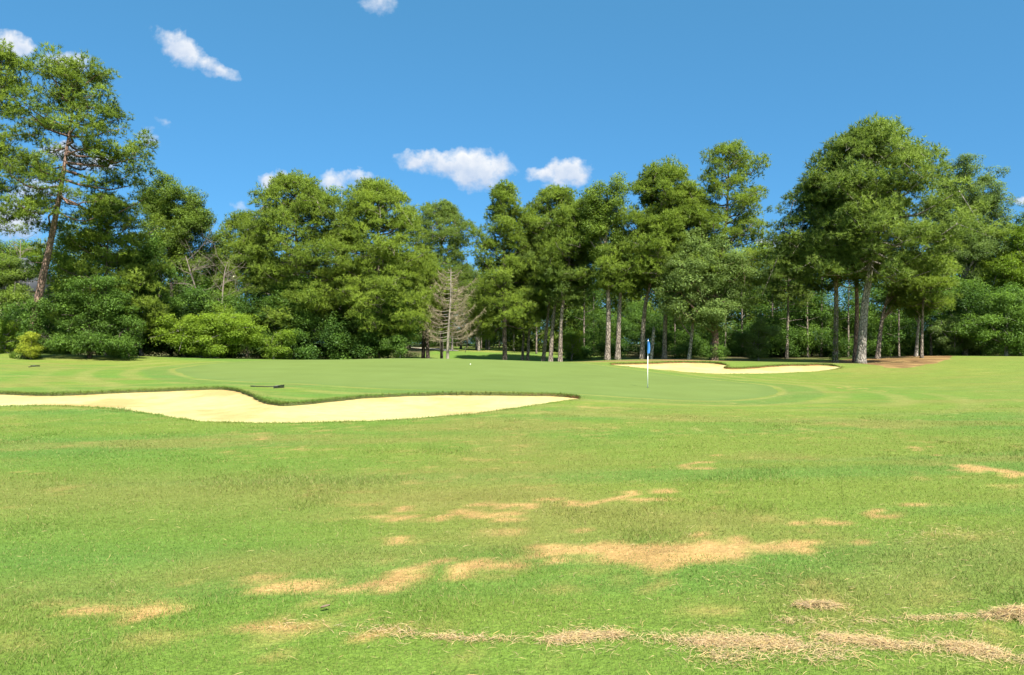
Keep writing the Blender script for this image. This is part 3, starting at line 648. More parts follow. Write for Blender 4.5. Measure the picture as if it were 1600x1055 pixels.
def pine(label, px, D, tops, cb, hw, prof='round', r0=.2, limbs=36, seed=1, mat='pine', bark='bark', pads=1.0, droop=.12, pad=.72, bias=0., fan=None, name='pine_tree', group='pine trees round the green', far=False, gz=None, ivy=None, dead=0, tint=.25, infill=2.0):
    R = np.random.default_rng(seed); bx, by = W(px, D); bz = GZ(bx, by) if gz is None else gz; base = np.array([bx, by, bz - .12])
    path = trunk_path(base, tops, D, R); H = path[-1, 2]; zc = CH + (HZ - cb) * D / F; Rw = hw * D / F
    root = thing(name, label, 'tree', (bx, by, bz), group)
    tb = Buf(); tb.tube(path, np.maximum(root_flare(path, r0), .02), 10)
    pos = []; size = []; tn = []; at_c = []
    for i in range(limbs):
        t = (i + R.uniform(-.4, .9)) / limbs; t = min(max(t, 0), .985); z = zc + (H - zc) * t
        az = i * 2.399 + R.normal(0, .35); p0 = at_h(path, z)
        L = Rw * (1.0 if prof == 'open' else 1.15) * PROF[prof](t) * R.uniform(.8, 1.1)
        L *= 1 + .15 * math.sin(2 * az + seed) + .12 * math.sin(9 * t + az + seed * 2)
        if bias: L *= 1 + bias * math.cos(az)
        if fan: L *= fan(t, az)
        L = max(L, .35)
        pit = math.radians(-6 + 38 * t ** 1.3 + R.normal(0, 7)); dh = np.array([math.cos(az), math.sin(az), 0])
        s = np.linspace(0, 1, 6); P = p0 + dh * (L * s * math.cos(pit))[:, None] + np.array([0, 0, 1.]) * (L * s * math.sin(pit) - droop * L * np.sin(s * math.pi) * (1 - t) + .10 * L * s ** 2)[:, None]
        ov = P[:, 2] - (H - .35); P[:, 2] = np.where(ov > 0, H - .35 + .2 * ov, P[:, 2])
        if prof in ('dome', 'round'):
            rho = np.hypot(P[:, 0] - p0[0], P[:, 1] - p0[1]) / (Rw * 1.1); P[:, 2] = np.minimum(P[:, 2], zc + (H - zc) * (1 - .42 * rho ** 2) - .2)
        P[1:] += R.normal(0, .04 * L, (5, 3)) * np.array([1, 1, .5])
        tb.tube(P, np.linspace(.018 + .016 * L, .012, 6), 5, cap=False)
        n = max(3, int((2.0 + L * 2.2) * pads)); lat = np.array([-dh[1], dh[0], 0])
        for j in range(n):
            sj = .30 + .72 * (j + R.random()) / n if L > 1.2 else R.uniform(.4, 1.05)
            q = P[0] + (P[-1] - P[0]) * sj; k = min(int(sj * 5), 4); f = min(sj * 5 - k, 1.1); q = P[k] + (P[k + 1] - P[k]) * f
            e = q + lat * R.normal(0, .24) * L * (1.15 - .5 * sj) + np.array([0, 0, R.uniform(-.35, .55)])
            if R.random() < .6: tb.tube([q, (q + e) / 2 + (0, 0, .04), e], [.016, .012, .008], 3, cap=False)
            at_c.append(np.array([p0[0], p0[1], z - .25 * L])); pos.append(e); size.append(pad * R.uniform(.62, 1.3)); tn.append(tint + R.normal(0, .10))
    if prof in ('dome', 'round', 'column'):                          # boughs filling the shell between the main limbs
        for j in range(int(limbs * infill * .8)):
            t = R.uniform(0, .97); az = R.uniform(0, 6.283); z = zc + (H - zc) * t; p0 = at_h(path, z); rr = Rw * 1.1 * PROF[prof](t) * R.uniform(.55, 1.0)
            at_c.append(p0 - (0, 0, .6)); pos.append(p0 + np.array([math.cos(az) * rr, math.sin(az) * rr, R.uniform(-.3, .3)])); size.append(pad * R.uniform(.6, 1.15)); tn.append(tint + R.normal(0, .1))
    for j in range(4): at_c.append(path[-1] - (0, 0, 1.)); pos.append(path[-1] + R.normal(0, .3, 3) - (0, 0, .25 * j)); size.append(pad * .7); tn.append(tint + .05)
    for j in range(dead):                                            # bare lower stubs
        z = base[2] + (zc - base[2]) * R.uniform(.45, 1); p0 = at_h(path, z); az = R.uniform(0, 6.28); L = R.uniform(.6, 1.6); d = np.array([math.cos(az), math.sin(az), R.uniform(-.1, .3)])
        tb.tube([p0, p0 + d * L * .5 + (0, 0, .05), p0 + d * L], [.035, .022, .008], 4, cap=False)
    b = np.array([bx, by, bz])
    tb.build('trunk', MAT[bark], root, b, True)
    cbuf = Buf(); scatter(cbuf, PINE_F if far else PINE_T, np.array(pos), size, np.array(tn), R, False, np.array(at_c)); cbuf.build('crown', MAT[mat], root, b)
    if ivy: add_ivy(root, path, ivy, b, R, r0)
    return root
def add_ivy(root, path, ivy, b, R, r0):
    py1, n, mt, wd = ivy; D = b[1]; z1 = CH + (HZ - py1) * D / F; pos = []
    for i in range(n):
        z = b[2] + .1 + (z1 - b[2]) * R.random() ** 1.2; p = at_h(path, z); a = R.uniform(0, 6.28); pos.append(p + np.array([math.cos(a), math.sin(a), 0]) * (r0 * .8 + R.uniform(0, wd)))
    ib = Buf(); scatter(ib, LEAF_T, pos, R.uniform(.30, .58, n), np.full(n, .3), R, True); ib.build('ivy', MAT[mt], root, b)
def hardwood(label, px, D, lobes, tops, r0=.18, seed=1, mat='oak', bark='bark_pale', dens=1.0, cl=.62, coarse=False, name='broadleaf_tree', group='broadleaf trees at the wood edge', cat='tree', tint=.25, ivy=None, twigs=True, gz=None, branch=True):
    """lobes: (px, py, rx, ry[, dy metres]) crown masses; tops: trunk axis"""
    R = np.random.default_rng(seed); bx, by = W(px, D); bz = GZ(bx, by) if gz is None else gz; b = np.array([bx, by, bz])
    root = thing(name, label, cat, b, group); path = trunk_path(b - (0, 0, .12), tops, D, R, .04)
    tb = Buf(); tb.tube(path, np.maximum(root_flare(path, r0, .5), .02), 8)
    pos = []; size = []; tn = []; ctrs = []
    for lb in lobes:
        lx, ly, rx, ry = lb[:4]; dy = lb[4] if len(lb) > 4 else R.uniform(-.8, .8) * rx * D / F * .5
        c = np.array([(lx - 800) / F * D, D + dy, CH + (HZ - ly) * D / F]); r = np.array([rx, (rx + ry) * .5, ry]) * D / F
        c0 = at_h(path, min(path[-1, 2], max(c[2] - r[2] * 1.2 - abs(c[0] - bx) * .5, b[2] + (path[-1, 2] - b[2]) * .25)))
        mid = (c0 + c) / 2 + np.array([0, 0, -.1 * r[2]]); P = catmull([c0, mid, c], 4)
        if branch: tb.tube(P, np.linspace(r0 * .5, .03, len(P)), 6, cap=False)
        # sub-lobes break the outline up
        ns = max(8, int(13 * dens)); sub = R.normal(0, 1, (ns, 3)); sub /= np.linalg.norm(sub, axis=1)[:, None]; sub = c + sub * r * R.uniform(.35, 1.0, (ns, 1))
        n = int(dens * 11 * (r[0] * r[2] + r[0] * r[1] + r[1] * r[2]) / cl ** 2 / 3 * 1.0) + 8
        d = R.normal(0, 1, (n, 3)); d /= np.linalg.norm(d, axis=1)[:, None]; w = sub[R.integers(0, ns, n)]
        q = w + d * r * np.array([.38, .38, .30]) * R.uniform(.3, 1.15, (n, 1)); q[:, 2] = np.maximum(q[:, 2], b[2] + .15)
        pos.append(q); size.append(cl * R.uniform(.55, 1.2, n)); tn.append(tint + R.normal(0, .10, n) + R.normal(0, .05)); ctrs.append(np.broadcast_to(c - (0, 0, r[2] * .3), q.shape))
        if branch:
            for j in range(min(ns, 6)):
                e = sub[j]; tb.tube([c, (c + e) / 2 + R.normal(0, .1, 3), e, e + (e - c) * .5], [.045, .03, .02, .008], 4, cap=False)
    tb.build('trunk', MAT[bark], root, b, True)
    cb_ = Buf(); scatter(cb_, LEAF_C if coarse else LEAF_T, np.concatenate(pos), np.concatenate(size), np.concatenate(tn), R, True, np.concatenate(ctrs)); cb_.build('crown', MAT[mat], root, b)
    if ivy: add_ivy(root, path, ivy, b, R, r0)
    return root
def auto_lobes(x0, x1, y0, y1, n, R, fill=.5):
    cx, cy, w, h = (x0 + x1) / 2, (y0 + y1) / 2, (x1 - x0) / 2, (y1 - y0) / 2; out = []
    for i in range(n):
        a = i * 2.399 + R.uniform(-.3, .3); rr = math.sqrt((i + .5) / n) * .72
        s = R.uniform(.25, .42); out.append((cx + math.cos(a) * rr * w, cy + math.sin(a) * rr * h, w * s * 1.1, h * s * .95))
    return out
def AL(x0, x1, y0, y1, n, seed): return auto_lobes(x0, x1, y0, y1, n, np.random.default_rng(seed))

# ------------------------------------------------------------------ trees, left to right
PG = 'pine trees round the green'
pine('tall open pine at the far left edge, its trunk outside the picture', -38, 43, [(-30, 400), (-8, 200), (4, 82)], 345, 72, 'open', .24, 30, 11, pads=.9, pad=.66)
pine('tall dark leaning pine with bare curved trunk at the left of the wood', 42, 44, [(60, 455), (76, 380), (94, 300), (110, 220), (121, 108)], 330, 98, 'open', .27, 40, 12, pads=.85, pad=.66, bark='bark_red', bias=.12, droop=.2, ivy=(470, 130, 'dark', .25), dead=4)
pine('young pine with drooping bright boughs between the leaning pine and the oaks', 165, 50, [(168, 440), (170, 315)], 500, 78, 'column', .13, 38, 13, pads=.9, droop=.3, tint=.32)
hardwood('loose-crowned oak rising above the shrubs, right of the leaning pine', 268, 60, AL(208, 332, 268, 440, 14, 1) + [(265, 300, 34, 26), (300, 330, 26, 24), (240, 325, 26, 22)], [(266, 430), (262, 290)], .16, 21, 'oak', dens=1.0, bark='bark_dark')
hardwood('dense dark broadleaf tree standing just right of the leaning pine trunk', 140, 46, AL(84, 228, 425, 558, 13, 2) + [(120, 538, 34, 18, -.9), (168, 536, 36, 18, -.9), (205, 542, 24, 15, -.8)], [(142, 490), (144, 440)], .12, 22, 'dark', 'bark_dark', cl=.5)
hardwood('dark rounded broadleaf tree behind the left end of the bright shrub', 222, 53, AL(165, 290, 375, 556, 12, 3), [(214, 470), (216, 400)], .15, 23, 'dark', tint=.32)
hardwood('mid green broadleaf tree below the loose-crowned oak, behind bare branches', 335, 64, AL(285, 392, 345, 520, 10, 4), [(333, 450), (335, 370)], .15, 24, 'oak')
pine('slender pine with small flat top and thin straight trunk left of the paired round pines', 386, 66, [(384, 440), (385, 338)], 425, 34, 'dome', .13, 22, 14, pad=.7, dead=3)
hardwood('big bright lime green shrub at the foot of the left wood', 335, 50.5, AL(245, 430, 485, 560, 12, 5) + [(290, 515, 40, 30), (345, 505, 45, 25)], [(335, 520), (336, 500)], .08, 25, 'lime', name='shrub', group='shrubs along the wood edge', cat='shrub', cl=.5, dens=1.15)
hardwood('low bright green shrub at the right end of the big lime shrub', 428, 51, AL(395, 470, 512, 560, 7, 6), [(428, 535), (428, 522)], .06, 26, 'lime', name='shrub', group='shrubs along the wood edge', cat='shrub', cl=.45, tint=.12)
pine('left of two big round-topped pines, leafy almost to the ground', 466, 56, [(466, 420), (462, 281)], 505, 74, 'dome', .22, 58, 15, pads=1.0, tint=.28)
hardwood('dense broadleaf tree clothing the base of the left round-topped pine', 455, 55, AL(405, 520, 420, 558, 11, 7), [(455, 490), (455, 440)], .12, 27, 'dark', tint=.36)
hardwood('tall broadleaf crown showing between the two round-topped pines', 532, 66, AL(500, 572, 287, 430, 8, 8), [(532, 420), (534, 300)], .15, 28, 'oak', dens=.9)
pine('right of two big round-topped pines, with hanging lower boughs', 590, 55.5, [(591, 420), (588, 291)], 510, 74, 'dome', .22, 60, 16, pads=1.0, tint=.28, droop=.2, dead=3)
hardwood('dark ivy-thick broadleaf tree beneath the right round-topped pine', 606, 57, AL(560, 645, 455, 560, 9, 9), [(606, 510), (606, 470)], .11, 29, 'dark')
hardwood('dark shrub at the near side of the cart path gap', 625, 53, AL(600, 640, 518, 560, 5, 10), [(624, 540), (624, 530)], .05, 30, 'dark', name='shrub', group='shrubs along the wood edge', cat='shrub', cl=.45)
pine('pine with layered top directly behind the bare dead conifer', 690, 78, [(688, 440), (690, 322)], 470, 56, 'dome', .2, 40, 17, 'pine_b')
pine('dark-trunked pine, left of the pair left of the dead conifer', 661, 63, [(664, 480), (666, 405)], 505, 38, 'column', .19, 22, 18, bark='bark_dark')
pine('dark-trunked pine, right of the pair left of the dead conifer', 669, 62, [(668, 480), (680, 420)], 500, 26, 'column', .19, 16, 19, bark='bark_dark')
pine('short dark-trunked pine just left of the dead conifer trunk', 690, 62, [(691, 500), (696, 440)], 515, 24, 'column', .15, 14, 20, bark='bark_dark')
pine('tall pine with pointed top and black trunk base right of the dead conifer', 789, 61, [(788, 440), (788, 296)], 510, 58, 'cone', .23, 52, 31, bark='bark_dark', pads=1.05)
pine('slim grey pine, left of a close pair behind the green', 816, 66, [(818, 500), (822, 390)], 500, 34, 'column', .15, 20, 32, 'pine_b')
pine('slim grey pine, right of a close pair behind the green', 824, 65, [(828, 500), (838, 360)], 500, 38, 'column', .17, 24, 33)
pine('grey pine leaning right, leftmost of three tall trunks at the green edge', 848, 63, [(857, 480), (868, 302)], 455, 62, 'dome', .2, 42, 34, pads=1.0)
pine('blue-grey barked pine, middle of three tall trunks at the green edge', 860, 61, [(868, 480), (890, 345)], 470, 50, 'dome', .22, 30, 35, 'pine_b')
pine('sunlit pale-trunked pine, rightmost of three tall trunks at the green edge', 875, 60, [(881, 470), (905, 325)], 445, 48, 'dome', .21, 30, 36, bark='bark', dead=4)
hardwood('tall grey-green oak above the left end of the back bunker', 949, 57, AL(898, 988, 275, 430, 12, 11) + [(962, 296, 22, 22), (925, 310, 24, 24)], [(950, 480), (948, 400), (948, 300)], .24, 37, 'oak', 'bark', dens=.85, tint=.18)
pine('pine with a low rounded bough, right of the oak above the back bunker', 965, 57, [(967, 470), (975, 385)], 455, 38, 'round', .23, 24, 38, 'pine', tint=.2)
pine('big round-headed pine left of the flag', 1003, 57.5, [(1008, 480), (1025, 400), (1040, 262)], 435, 60, 'dome', .21, 48, 39, pads=1.05)
pine('straight pine trunk right of the flag with crown above', 1038, 58, [(1041, 490), (1050, 400), (1068, 300)], 435, 50, 'round', .21, 34, 40, tint=.2)
hardwood('small crooked pale-trunked tree behind the back bunker middle', 1076, 56, AL(1015, 1100, 385, 520, 9, 12), [(1084, 500), (1078, 480), (1068, 430)], .15, 41, 'grey', dens=.8)
pine('tallest layered pine with open tiers above the back bunker', 1113, 58, [(1120, 440), (1135, 340), (1140, 235)], 440, 74, 'tier', .25, 54, 42, pads=.95, pad=.62, droop=.05)
hardwood('broad grey-green tree with ivy-covered double trunk behind the back bunker', 1116, 55, AL(1020, 1195, 365, 530, 16, 13), [(1118, 510), (1112, 440), (1110, 390)], .30, 43, 'grey', 'bark_red', dens=.9, ivy=(480, 60, 'dark', .3))
pine('thin straight pine with bare trunk right of the back bunker tongue', 1229, 64, [(1230, 480), (1232, 380)], 470, 36, 'column', .15, 22, 44, 'pine_b', dead=5)
pine('grey-trunked pine with long low limbs on its left, beside the straw bed', 1305, 53, [(1306, 440), (1296, 350), (1278, 282)], 445, 66, 'dome', .20, 34, 45, 'pine_b', bias=-.3, tint=.12, dead=2, ivy=(480, 26, 'oak', .08))
pine('red-barked pine trunk just left of the great pine', 1336, 53.5, [(1341, 470), (1333, 380), (1316, 275)], 430, 58, 'dome', .19, 34, 46, mat='pine_c', bark='bark_red', tint=.2)
pine('great broad pine with pale leaning trunk, largest tree at the right', 1345, 50, [(1352, 480), (1362, 400), (1366, 300), (1362, 206)], 425, 95, 'dome', .32, 70, 47, mat='pine_c', bark='bark_pale', pads=.80, infill=.45, pad=.84, tint=.28, droop=.16)
hardwood('forked dark tree leaning right behind the great pine', 1371, 57, AL(1360, 1460, 390, 480, 7, 14), [(1378, 510), (1386, 470), (1398, 420)], .20, 48, 'oak', 'bark', dens=.8, tint=.15)
pine('low spreading pine bough tree at the right of the great pine', 1440, 55, [(1444, 470), (1448, 410)], 475, 46, 'open', .12, 18, 49, tint=.3)
hardwood('small dark umbrella-shaped tree on the straw bed right side', 1431, 57.5, AL(1395, 1482, 440, 500, 7, 15), [(1434, 510), (1436, 480)], .15, 50, 'dark', 'bark_pale')
hardwood('tall feathery grey-green tree behind the great pine to its right', 1508, 68, AL(1440, 1580, 246, 440, 22, 16) + AL(1470, 1575, 400, 556, 10, 17) + [(1505, 262, 24, 18)], [(1508, 450), (1506, 270)], .26, 51, 'grey', dens=.8, tint=.08)
hardwood('yellow-green broadleaf tree at the right edge', 1600, 66, AL(1540, 1690, 316, 510, 20, 18), [(1600, 450), (1602, 350)], .22, 52, 'lime', dens=.9, tint=.05)
hardwood('low dark rounded tree with shaded base at the right edge of the wood', 1572, 58, AL(1512, 1660, 452, 562, 12, 19), [(1572, 520), (1572, 480)], .14, 53, 'dark', tint=.3)
hardwood('dark green shrub between the straw bed and the right-edge trees', 1492, 62, AL(1455, 1530, 480, 560, 7, 20), [(1492, 530), (1492, 505)], .08, 54, 'grey', name='shrub', group='shrubs along the wood edge', cat='shrub', cl=.5, tint=.1)
hardwood('light green shrub in the shade right of the three tall trunks', 893, 66, AL(872, 915, 515, 562, 6, 21), [(893, 545), (893, 528)], .06, 55, 'lime', name='shrub', group='shrubs along the wood edge', cat='shrub', cl=.45, tint=.05)
hardwood('leafy shrub at the wood edge behind the back bunker right half', 1185, 60, AL(1145, 1222, 495, 560, 7, 22), [(1185, 540), (1185, 515)], .07, 56, 'grey', name='shrub', group='shrubs along the wood edge', cat='shrub', cl=.5, tint=.05)
hardwood('yellow-green vine-covered shrub at the foot of the leaning pine', 48, 43.2, [(42, 536, 9, 13), (50, 526, 8, 12), (55, 545, 7, 7), (37, 547, 7, 7), (46, 550, 11, 7), (53, 551, 8, 6)], [(47, 545), (47, 530)], .04, 57, 'yellow', name='vine_shrub', group='shrubs along the wood edge', cat='shrub', cl=.30, dens=.7, branch=False)
hardwood('pale green shrub at the far left edge beside the leaning pine', 8, 47, AL(-30, 36, 490, 556, 7, 23), [(8, 535), (8, 510)], .06, 58, 'lime', name='shrub', group='shrubs along the wood edge', cat='shrub', cl=.45, tint=0)
hardwood('leafy tree spreading over the house roof at the far left edge', 4, 64, AL(-50, 60, 392, 480, 14, 34), [(5, 480), (6, 410)], .12, 65, 'oak', dens=.62, tint=.3)
hardwood('thin-leaved young tree screening the house at the far left edge', 22, 60, AL(-40, 62, 425, 556, 10, 33), [(22, 500), (24, 440)], .09, 64, 'oak', dens=.6, tint=.3)
hardwood('light green tree above the house roof at the far left', 15, 98, AL(-60, 75, 362, 440, 9, 24), [(15, 420), (15, 380)], .2, 59, 'lime', coarse=True, tint=.05)
for (px, D, x0, x1, y0, y1, mt, lb, sd_) in ((745, 88, 715, 775, 405, 520, 'oak', 'far broadleaf tree in the gap right of the dead conifer', 61), (640, 92, 612, 668, 470, 540, 'oak', 'far broadleaf tree behind the cart path', 62), (720, 95, 690, 770, 455, 545, 'oak', 'far low tree behind the dead conifer', 63)):
    hardwood(lb, px, D, AL(x0, x1, y0, y1, 8, sd_), [(px, y1 - 30), (px, y0 + 15)], .16, sd_, mt, coarse=True, dens=.9)
for (px, D, y0, cb, hw, lb, sd_) in ((748, 84, 470, 515, 14, 'far slim pine trunk, first right of the dead conifer', 71), (764, 90, 440, 520, 16, 'far pale slim pine trunk left of the black-based pine', 72), (803, 86, 430, 510, 16, 'far slim pine between the black-based pine and the grey pair', 73), (706, 88, 380, 470, 22, 'far pine trunk rising just right of the dead conifer', 74), (760, 92, 415, 480, 28, 'far bushy pine at the back of the gap', 75)):
    pine(lb, px, D, [(px + 1, 500), (px + 2, y0)], cb, hw, 'column', .16, 14, sd_, far=True, bark='bark_pale', group='far pines in the gap behind the green')

# bare dead conifer with upswept limbs
def dead_conifer():
    R = np.random.default_rng(5); D = 59.0; bx, by = W(699, D); bz = GZ(bx, by); b = np.array([bx, by, bz])
    root = thing('dead_conifer', 'bare grey dead conifer with upswept limbs behind the green', 'dead tree', b)
    path = trunk_path(b - (0, 0, .1), [(701, 520), (704, 470), (704, 420)], D, R, .02); tb = Buf(); tw = Buf()
    tb.tube(path, np.linspace(.15, .03, len(path)), 8)
    z0 = CH + (HZ - 536) * D / F; z1 = path[-1, 2]
    for i in range(58):
        t = (i + R.random()) / 58; z = z0 + (z1 - z0) * t; p0 = at_h(path, z); az = i * 2.399 + R.normal(0, .3); L = 4.7 * (1 - t) ** .75 * R.uniform(.42, 1.08) + .25
        d = np.array([math.cos(az), math.sin(az), 0]); s = np.linspace(0, 1, 8); rise = (.02 + .42 * s ** 2.2) * L
        P = p0 + d * (L * s)[:, None] + np.array([0, 0, 1.]) * (rise - .08 * L * np.sin(s * math.pi))[:, None]
        tb.tube(P, np.linspace(.026, .006, 8), 4, cap=False)
        lat = np.array([-d[1], d[0], 0])
        for j in range(int(22 + L * 62)):
            u = R.uniform(.18, 1) ** .8; k = min(int(u * 7), 6); q = P[k] + (P[k + 1] - P[k]) * (u * 7 - k); l = R.uniform(.25, .85) * min(1, L / 2)
            e = q + (lat * R.normal(0, .6) + d * R.uniform(.1, .7) + np.array([0, 0, R.normal(.05, .45)])) * l; sd_ = np.array([R.normal(), R.normal(), R.normal()]) * .0075
            tw.add([q - sd_, q + sd_, e], [(0, 1, 2)])
    tb.build('trunk', MAT['deadwood'], root, b, True); tw.build('twigs', MAT['twig'], root, b)
dead_conifer()
def bare_tree(label, px, D, tops, seed, spread, n=16, gz=None, cat='dead tree'):
    R = np.random.default_rng(seed); bx, by = W(px, D); b = np.array([bx, by, GZ(bx, by)]); root = thing('dead_tree', label, cat, b, 'dead trees in the wood')
    path = trunk_path(b - (0, 0, .1), tops, D, R, .05); tb = Buf(); tb.tube(path, np.linspace(.09, .02, len(path)), 7)
    H = path[-1, 2] - b[2]
    def br(p, d, L, r, lv):
        P = [p]
        for k in range(4): d = d + R.normal(0, .18, 3) + np.array([0, 0, .03]); d /= np.linalg.norm(d); P.append(P[-1] + d * L / 4)
        tb.tube(P, np.linspace(r, r * .3, 5), 4, cap=False)
        if lv: 
            for k in range(4): br(P[1 + k % 4], d + R.normal(0, .6, 3), L * .55, r * .5, lv - 1)
    for i in range(n):
        z = b[2] + H * R.uniform(.55, 1); az = R.uniform(0, 6.28); br(at_h(path, z), np.array([math.cos(az) * 1.0 + spread, math.sin(az) * .5, .45]), R.uniform(1.2, 2.8), .022, 2)
    tb.build('branches', MAT['bare'], root, b, True)
bare_tree('bare grey dead branches reaching right in front of the mid green trees', 318, 57, [(310, 480), (300, 425), (288, 400)], 6, .35, 12)
bare_tree('bare grey dead branches just left of the slim flat-topped pine', 352, 60, [(350, 480), (352, 430), (358, 410)], 8, .4, 10)
bare_tree('thin bare sapling in front of the house roof', 30, 70, [(30, 470), (33, 375)], 9, 0, 9)
def snag():
    R = np.random.default_rng(9); D = 57.0; bx, by = W(1017, D); b = np.array([bx, by, GZ(bx, by)]); root = thing('tree_snag', 'broken pale dead trunk standing right behind the flag', 'dead tree', b)
    path = trunk_path(b - (0, 0, .1), [(1019, 545), (1022, 516)], D, R, .01); tb = Buf(); tb.tube(path, np.linspace(.17, .12, len(path)), 9)
    e = path[-1]
    for k in range(5): a = k * 1.256; p = e + np.array([math.cos(a), math.sin(a), 0]) * .07; tb.tube([p - (0, 0, .1), p + (0, 0, R.uniform(.05, .35))], [.05, .008], 4)
    tb.build('trunk', MAT['bark_pale'], root, b, True)
snag()

# ------------------------------------------------------------------ far wood and undergrowth (masses)
def mass(name, spec, mat, seed, per, size, tpl, tint=.2):
    """a wood that reads as one mass: leafy clumps gathered into bushes and low crowns"""
    R = np.random.default_rng(seed); pos = []; ct = []; tn = []
    for (px0, px1, D0, D1, top, cnt, rad) in spec:
        k = max(3, cnt // per); px = R.uniform(px0, px1, k); D = R.uniform(D0, D1, k); x = (px - 800) / F * D
        ceil = CH + (HZ - (top + 50 * (fbm(px / 60, px * 0, 3, seed) - .5) * 2)) * D / F; g = terr0(x, D); u = R.random(k) ** .8
        r3 = rad * R.uniform(.6, 1.25, (k, 1)) * np.array([1, 1, .72]); z = g + .3 + np.maximum(ceil - g - r3[:, 2], .2) * u
        c = np.column_stack([x, D, z]); i = np.repeat(np.arange(k), per); d = R.normal(0, 1, (k * per, 3)); d /= np.linalg.norm(d, axis=1)[:, None]
        q = c[i] + d * r3[i] * R.uniform(.55, 1.1, (k * per, 1)); ok = q[:, 2] > np.repeat(g, per) + .1
        pos.append(q[ok]); ct.append(c[i][ok] - (0, 0, .4)); tn.append((tint + np.repeat(R.normal(0, .16, k), per) + R.normal(0, .08, k * per))[ok])
    pos = np.concatenate(pos); b = Buf(); scatter(b, tpl, pos, R.uniform(.6, 1.25, len(pos)) * size, np.concatenate(tn), R, True, np.concatenate(ct))
    o = b.build(name, MAT[mat]); tag(o, kind='stuff'); return o
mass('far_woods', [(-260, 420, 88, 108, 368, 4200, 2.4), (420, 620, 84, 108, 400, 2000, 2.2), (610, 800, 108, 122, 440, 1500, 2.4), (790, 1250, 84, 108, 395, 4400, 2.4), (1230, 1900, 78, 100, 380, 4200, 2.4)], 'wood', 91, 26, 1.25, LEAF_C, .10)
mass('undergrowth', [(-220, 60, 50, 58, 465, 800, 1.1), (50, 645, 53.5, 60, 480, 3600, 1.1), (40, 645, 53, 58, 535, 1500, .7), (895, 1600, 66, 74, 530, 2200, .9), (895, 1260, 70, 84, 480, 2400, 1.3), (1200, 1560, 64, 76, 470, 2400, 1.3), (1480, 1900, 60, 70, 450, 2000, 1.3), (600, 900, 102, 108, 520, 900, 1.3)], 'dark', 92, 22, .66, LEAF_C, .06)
def wood_trunks():
    R = np.random.default_rng(77); proto = None; spots = [(912, 74), (928, 80), (1055, 72), (1133, 70), (1160, 76), (1206, 70), (1262, 66), (1283, 69), (1268, 72), (1325, 66), (1392, 68), (1405, 64), (1455, 66), (838, 78), (730, 104), (752, 102), (780, 103), (300, 60), (520, 60), (558, 60)]
    desc = ['by the oak above the back bunker', 'behind the back bunker left end', 'behind the snag', 'behind the double-trunked tree', 'left of the wood-edge shrub', 'behind the wood-edge shrub', 'left of the grey-trunked pine', 'just left of the grey-trunked pine', 'deep in the wood left of the grey-trunked pine', 'left of the red-barked pine', 'right of the forked tree', 'between the forked and umbrella trees', 'right of the umbrella tree', 'behind the grey pair', 'far beyond the dead conifer', 'far beyond the gap', 'far beyond the black-based pine', 'behind the lime shrub', 'between the round-topped pines', 'left of the right round-topped pine']
    b = Buf(); P = np.array([[0, 0, -.1], [.05, .02, 2], [.02, .05, 5], [.12, 0, 8.5]]); P = catmull(P, 4); b.tube(P, np.linspace(.12, .05, len(P)), 7)
    for k in range(7): z = 2.2 + .8 * k; a = k * 2.4; d = np.array([math.cos(a), math.sin(a), .35]); p = at_h(P, z); b.tube([p, p + d * .6, p + d * 1.3], [.03, .02, .008], 4, cap=False)
    for (px, D), ds in zip(spots, desc):
        x, y = W(px, D); z = GZ(x, y); lb = 'slim shaded tree trunk ' + ds
        if proto is None:
            r = proto = thing('slim_tree', lb, 'tree', (x, y, z), 'slim trunks inside the wood'); t = b.build('trunk', MAT['bark'], r, None, True)
            cb_ = Buf(); RR = np.random.default_rng(4); p = np.column_stack([RR.normal(0, 1.1, 34), RR.normal(0, 1.1, 34), RR.uniform(4.2, 9.2, 34)]); scatter(cb_, LEAF_C, p, RR.uniform(.5, 1, 34), np.full(34, .1), RR, True); c = cb_.build('crown', MAT['dark'], r)
        else:
            r = proto.copy(); COL.objects.link(r); r.location = (x, y, z); r['label'] = lb
            for ch in (t, c): k = ch.copy(); COL.objects.link(k); k.parent = r
        r.rotation_euler = (0, 0, R.uniform(0, 6.28)); s = R.uniform(.8, 1.15); r.scale = (s, s, s)
wood_trunks()

# ------------------------------------------------------------------ flagstick, rakes, ball and other small things
def ground_pt(px, D, up=0): x, y = W(px, D); q = np.array([[x, y]]); return np.array([x, y, float(terr(q)[0]) + up])
def flagstick():
    b = ground_pt(1012, 28); root = thing('flagstick', 'white flagstick with limp blue flag standing on the putting green', 'flagstick', b)
    p = Buf(); p.tube([(0, 0, -.05), (0, 0, .9), (.02, 0, 1.93)], [.018, .016, .014], 10); p.build('pole', MAT['white'], root, None, True)
    k = Buf(); k.tube([(.02, 0, 1.925), (.02, 0, 1.96)], [.022, .015], 8); k.build('ferrule', MAT['blue'], root)
    V = []; nu, nv = 15, 12                                             # limp cloth folded round the pole
    for j in range(nv):
        t = j / (nv - 1); z = 1.90 - .52 * t
        for i in range(nu):
            u = i / (nu - 1); wd = .04 + .035 * math.sin(t * 2.6); x = .02 + wd * math.sin(u * 9.0 + t * 1.2) * (.25 + .75 * u); y = -.03 - .07 * u + .03 * math.cos(u * 11 + t * 3); V.append((x, y, z - .06 * u * (1 - t)))
    T = []
    for j in range(nv - 1):
        for i in range(nu - 1): a = j * nu + i; T += [(a, a + 1, a + nu + 1), (a, a + nu + 1, a + nu)]
    mesh_tris('flag', np.array(V), np.array(T), MAT['blue'], None, root, True)
    c = Buf(); c.tube([(0, 0, .003), (0, 0, .006)], [.054, .054], 16); c.build('cup', MAT['hole'], root)  # flat dark disc: the shade inside the hole is put into its colour
flagstick()
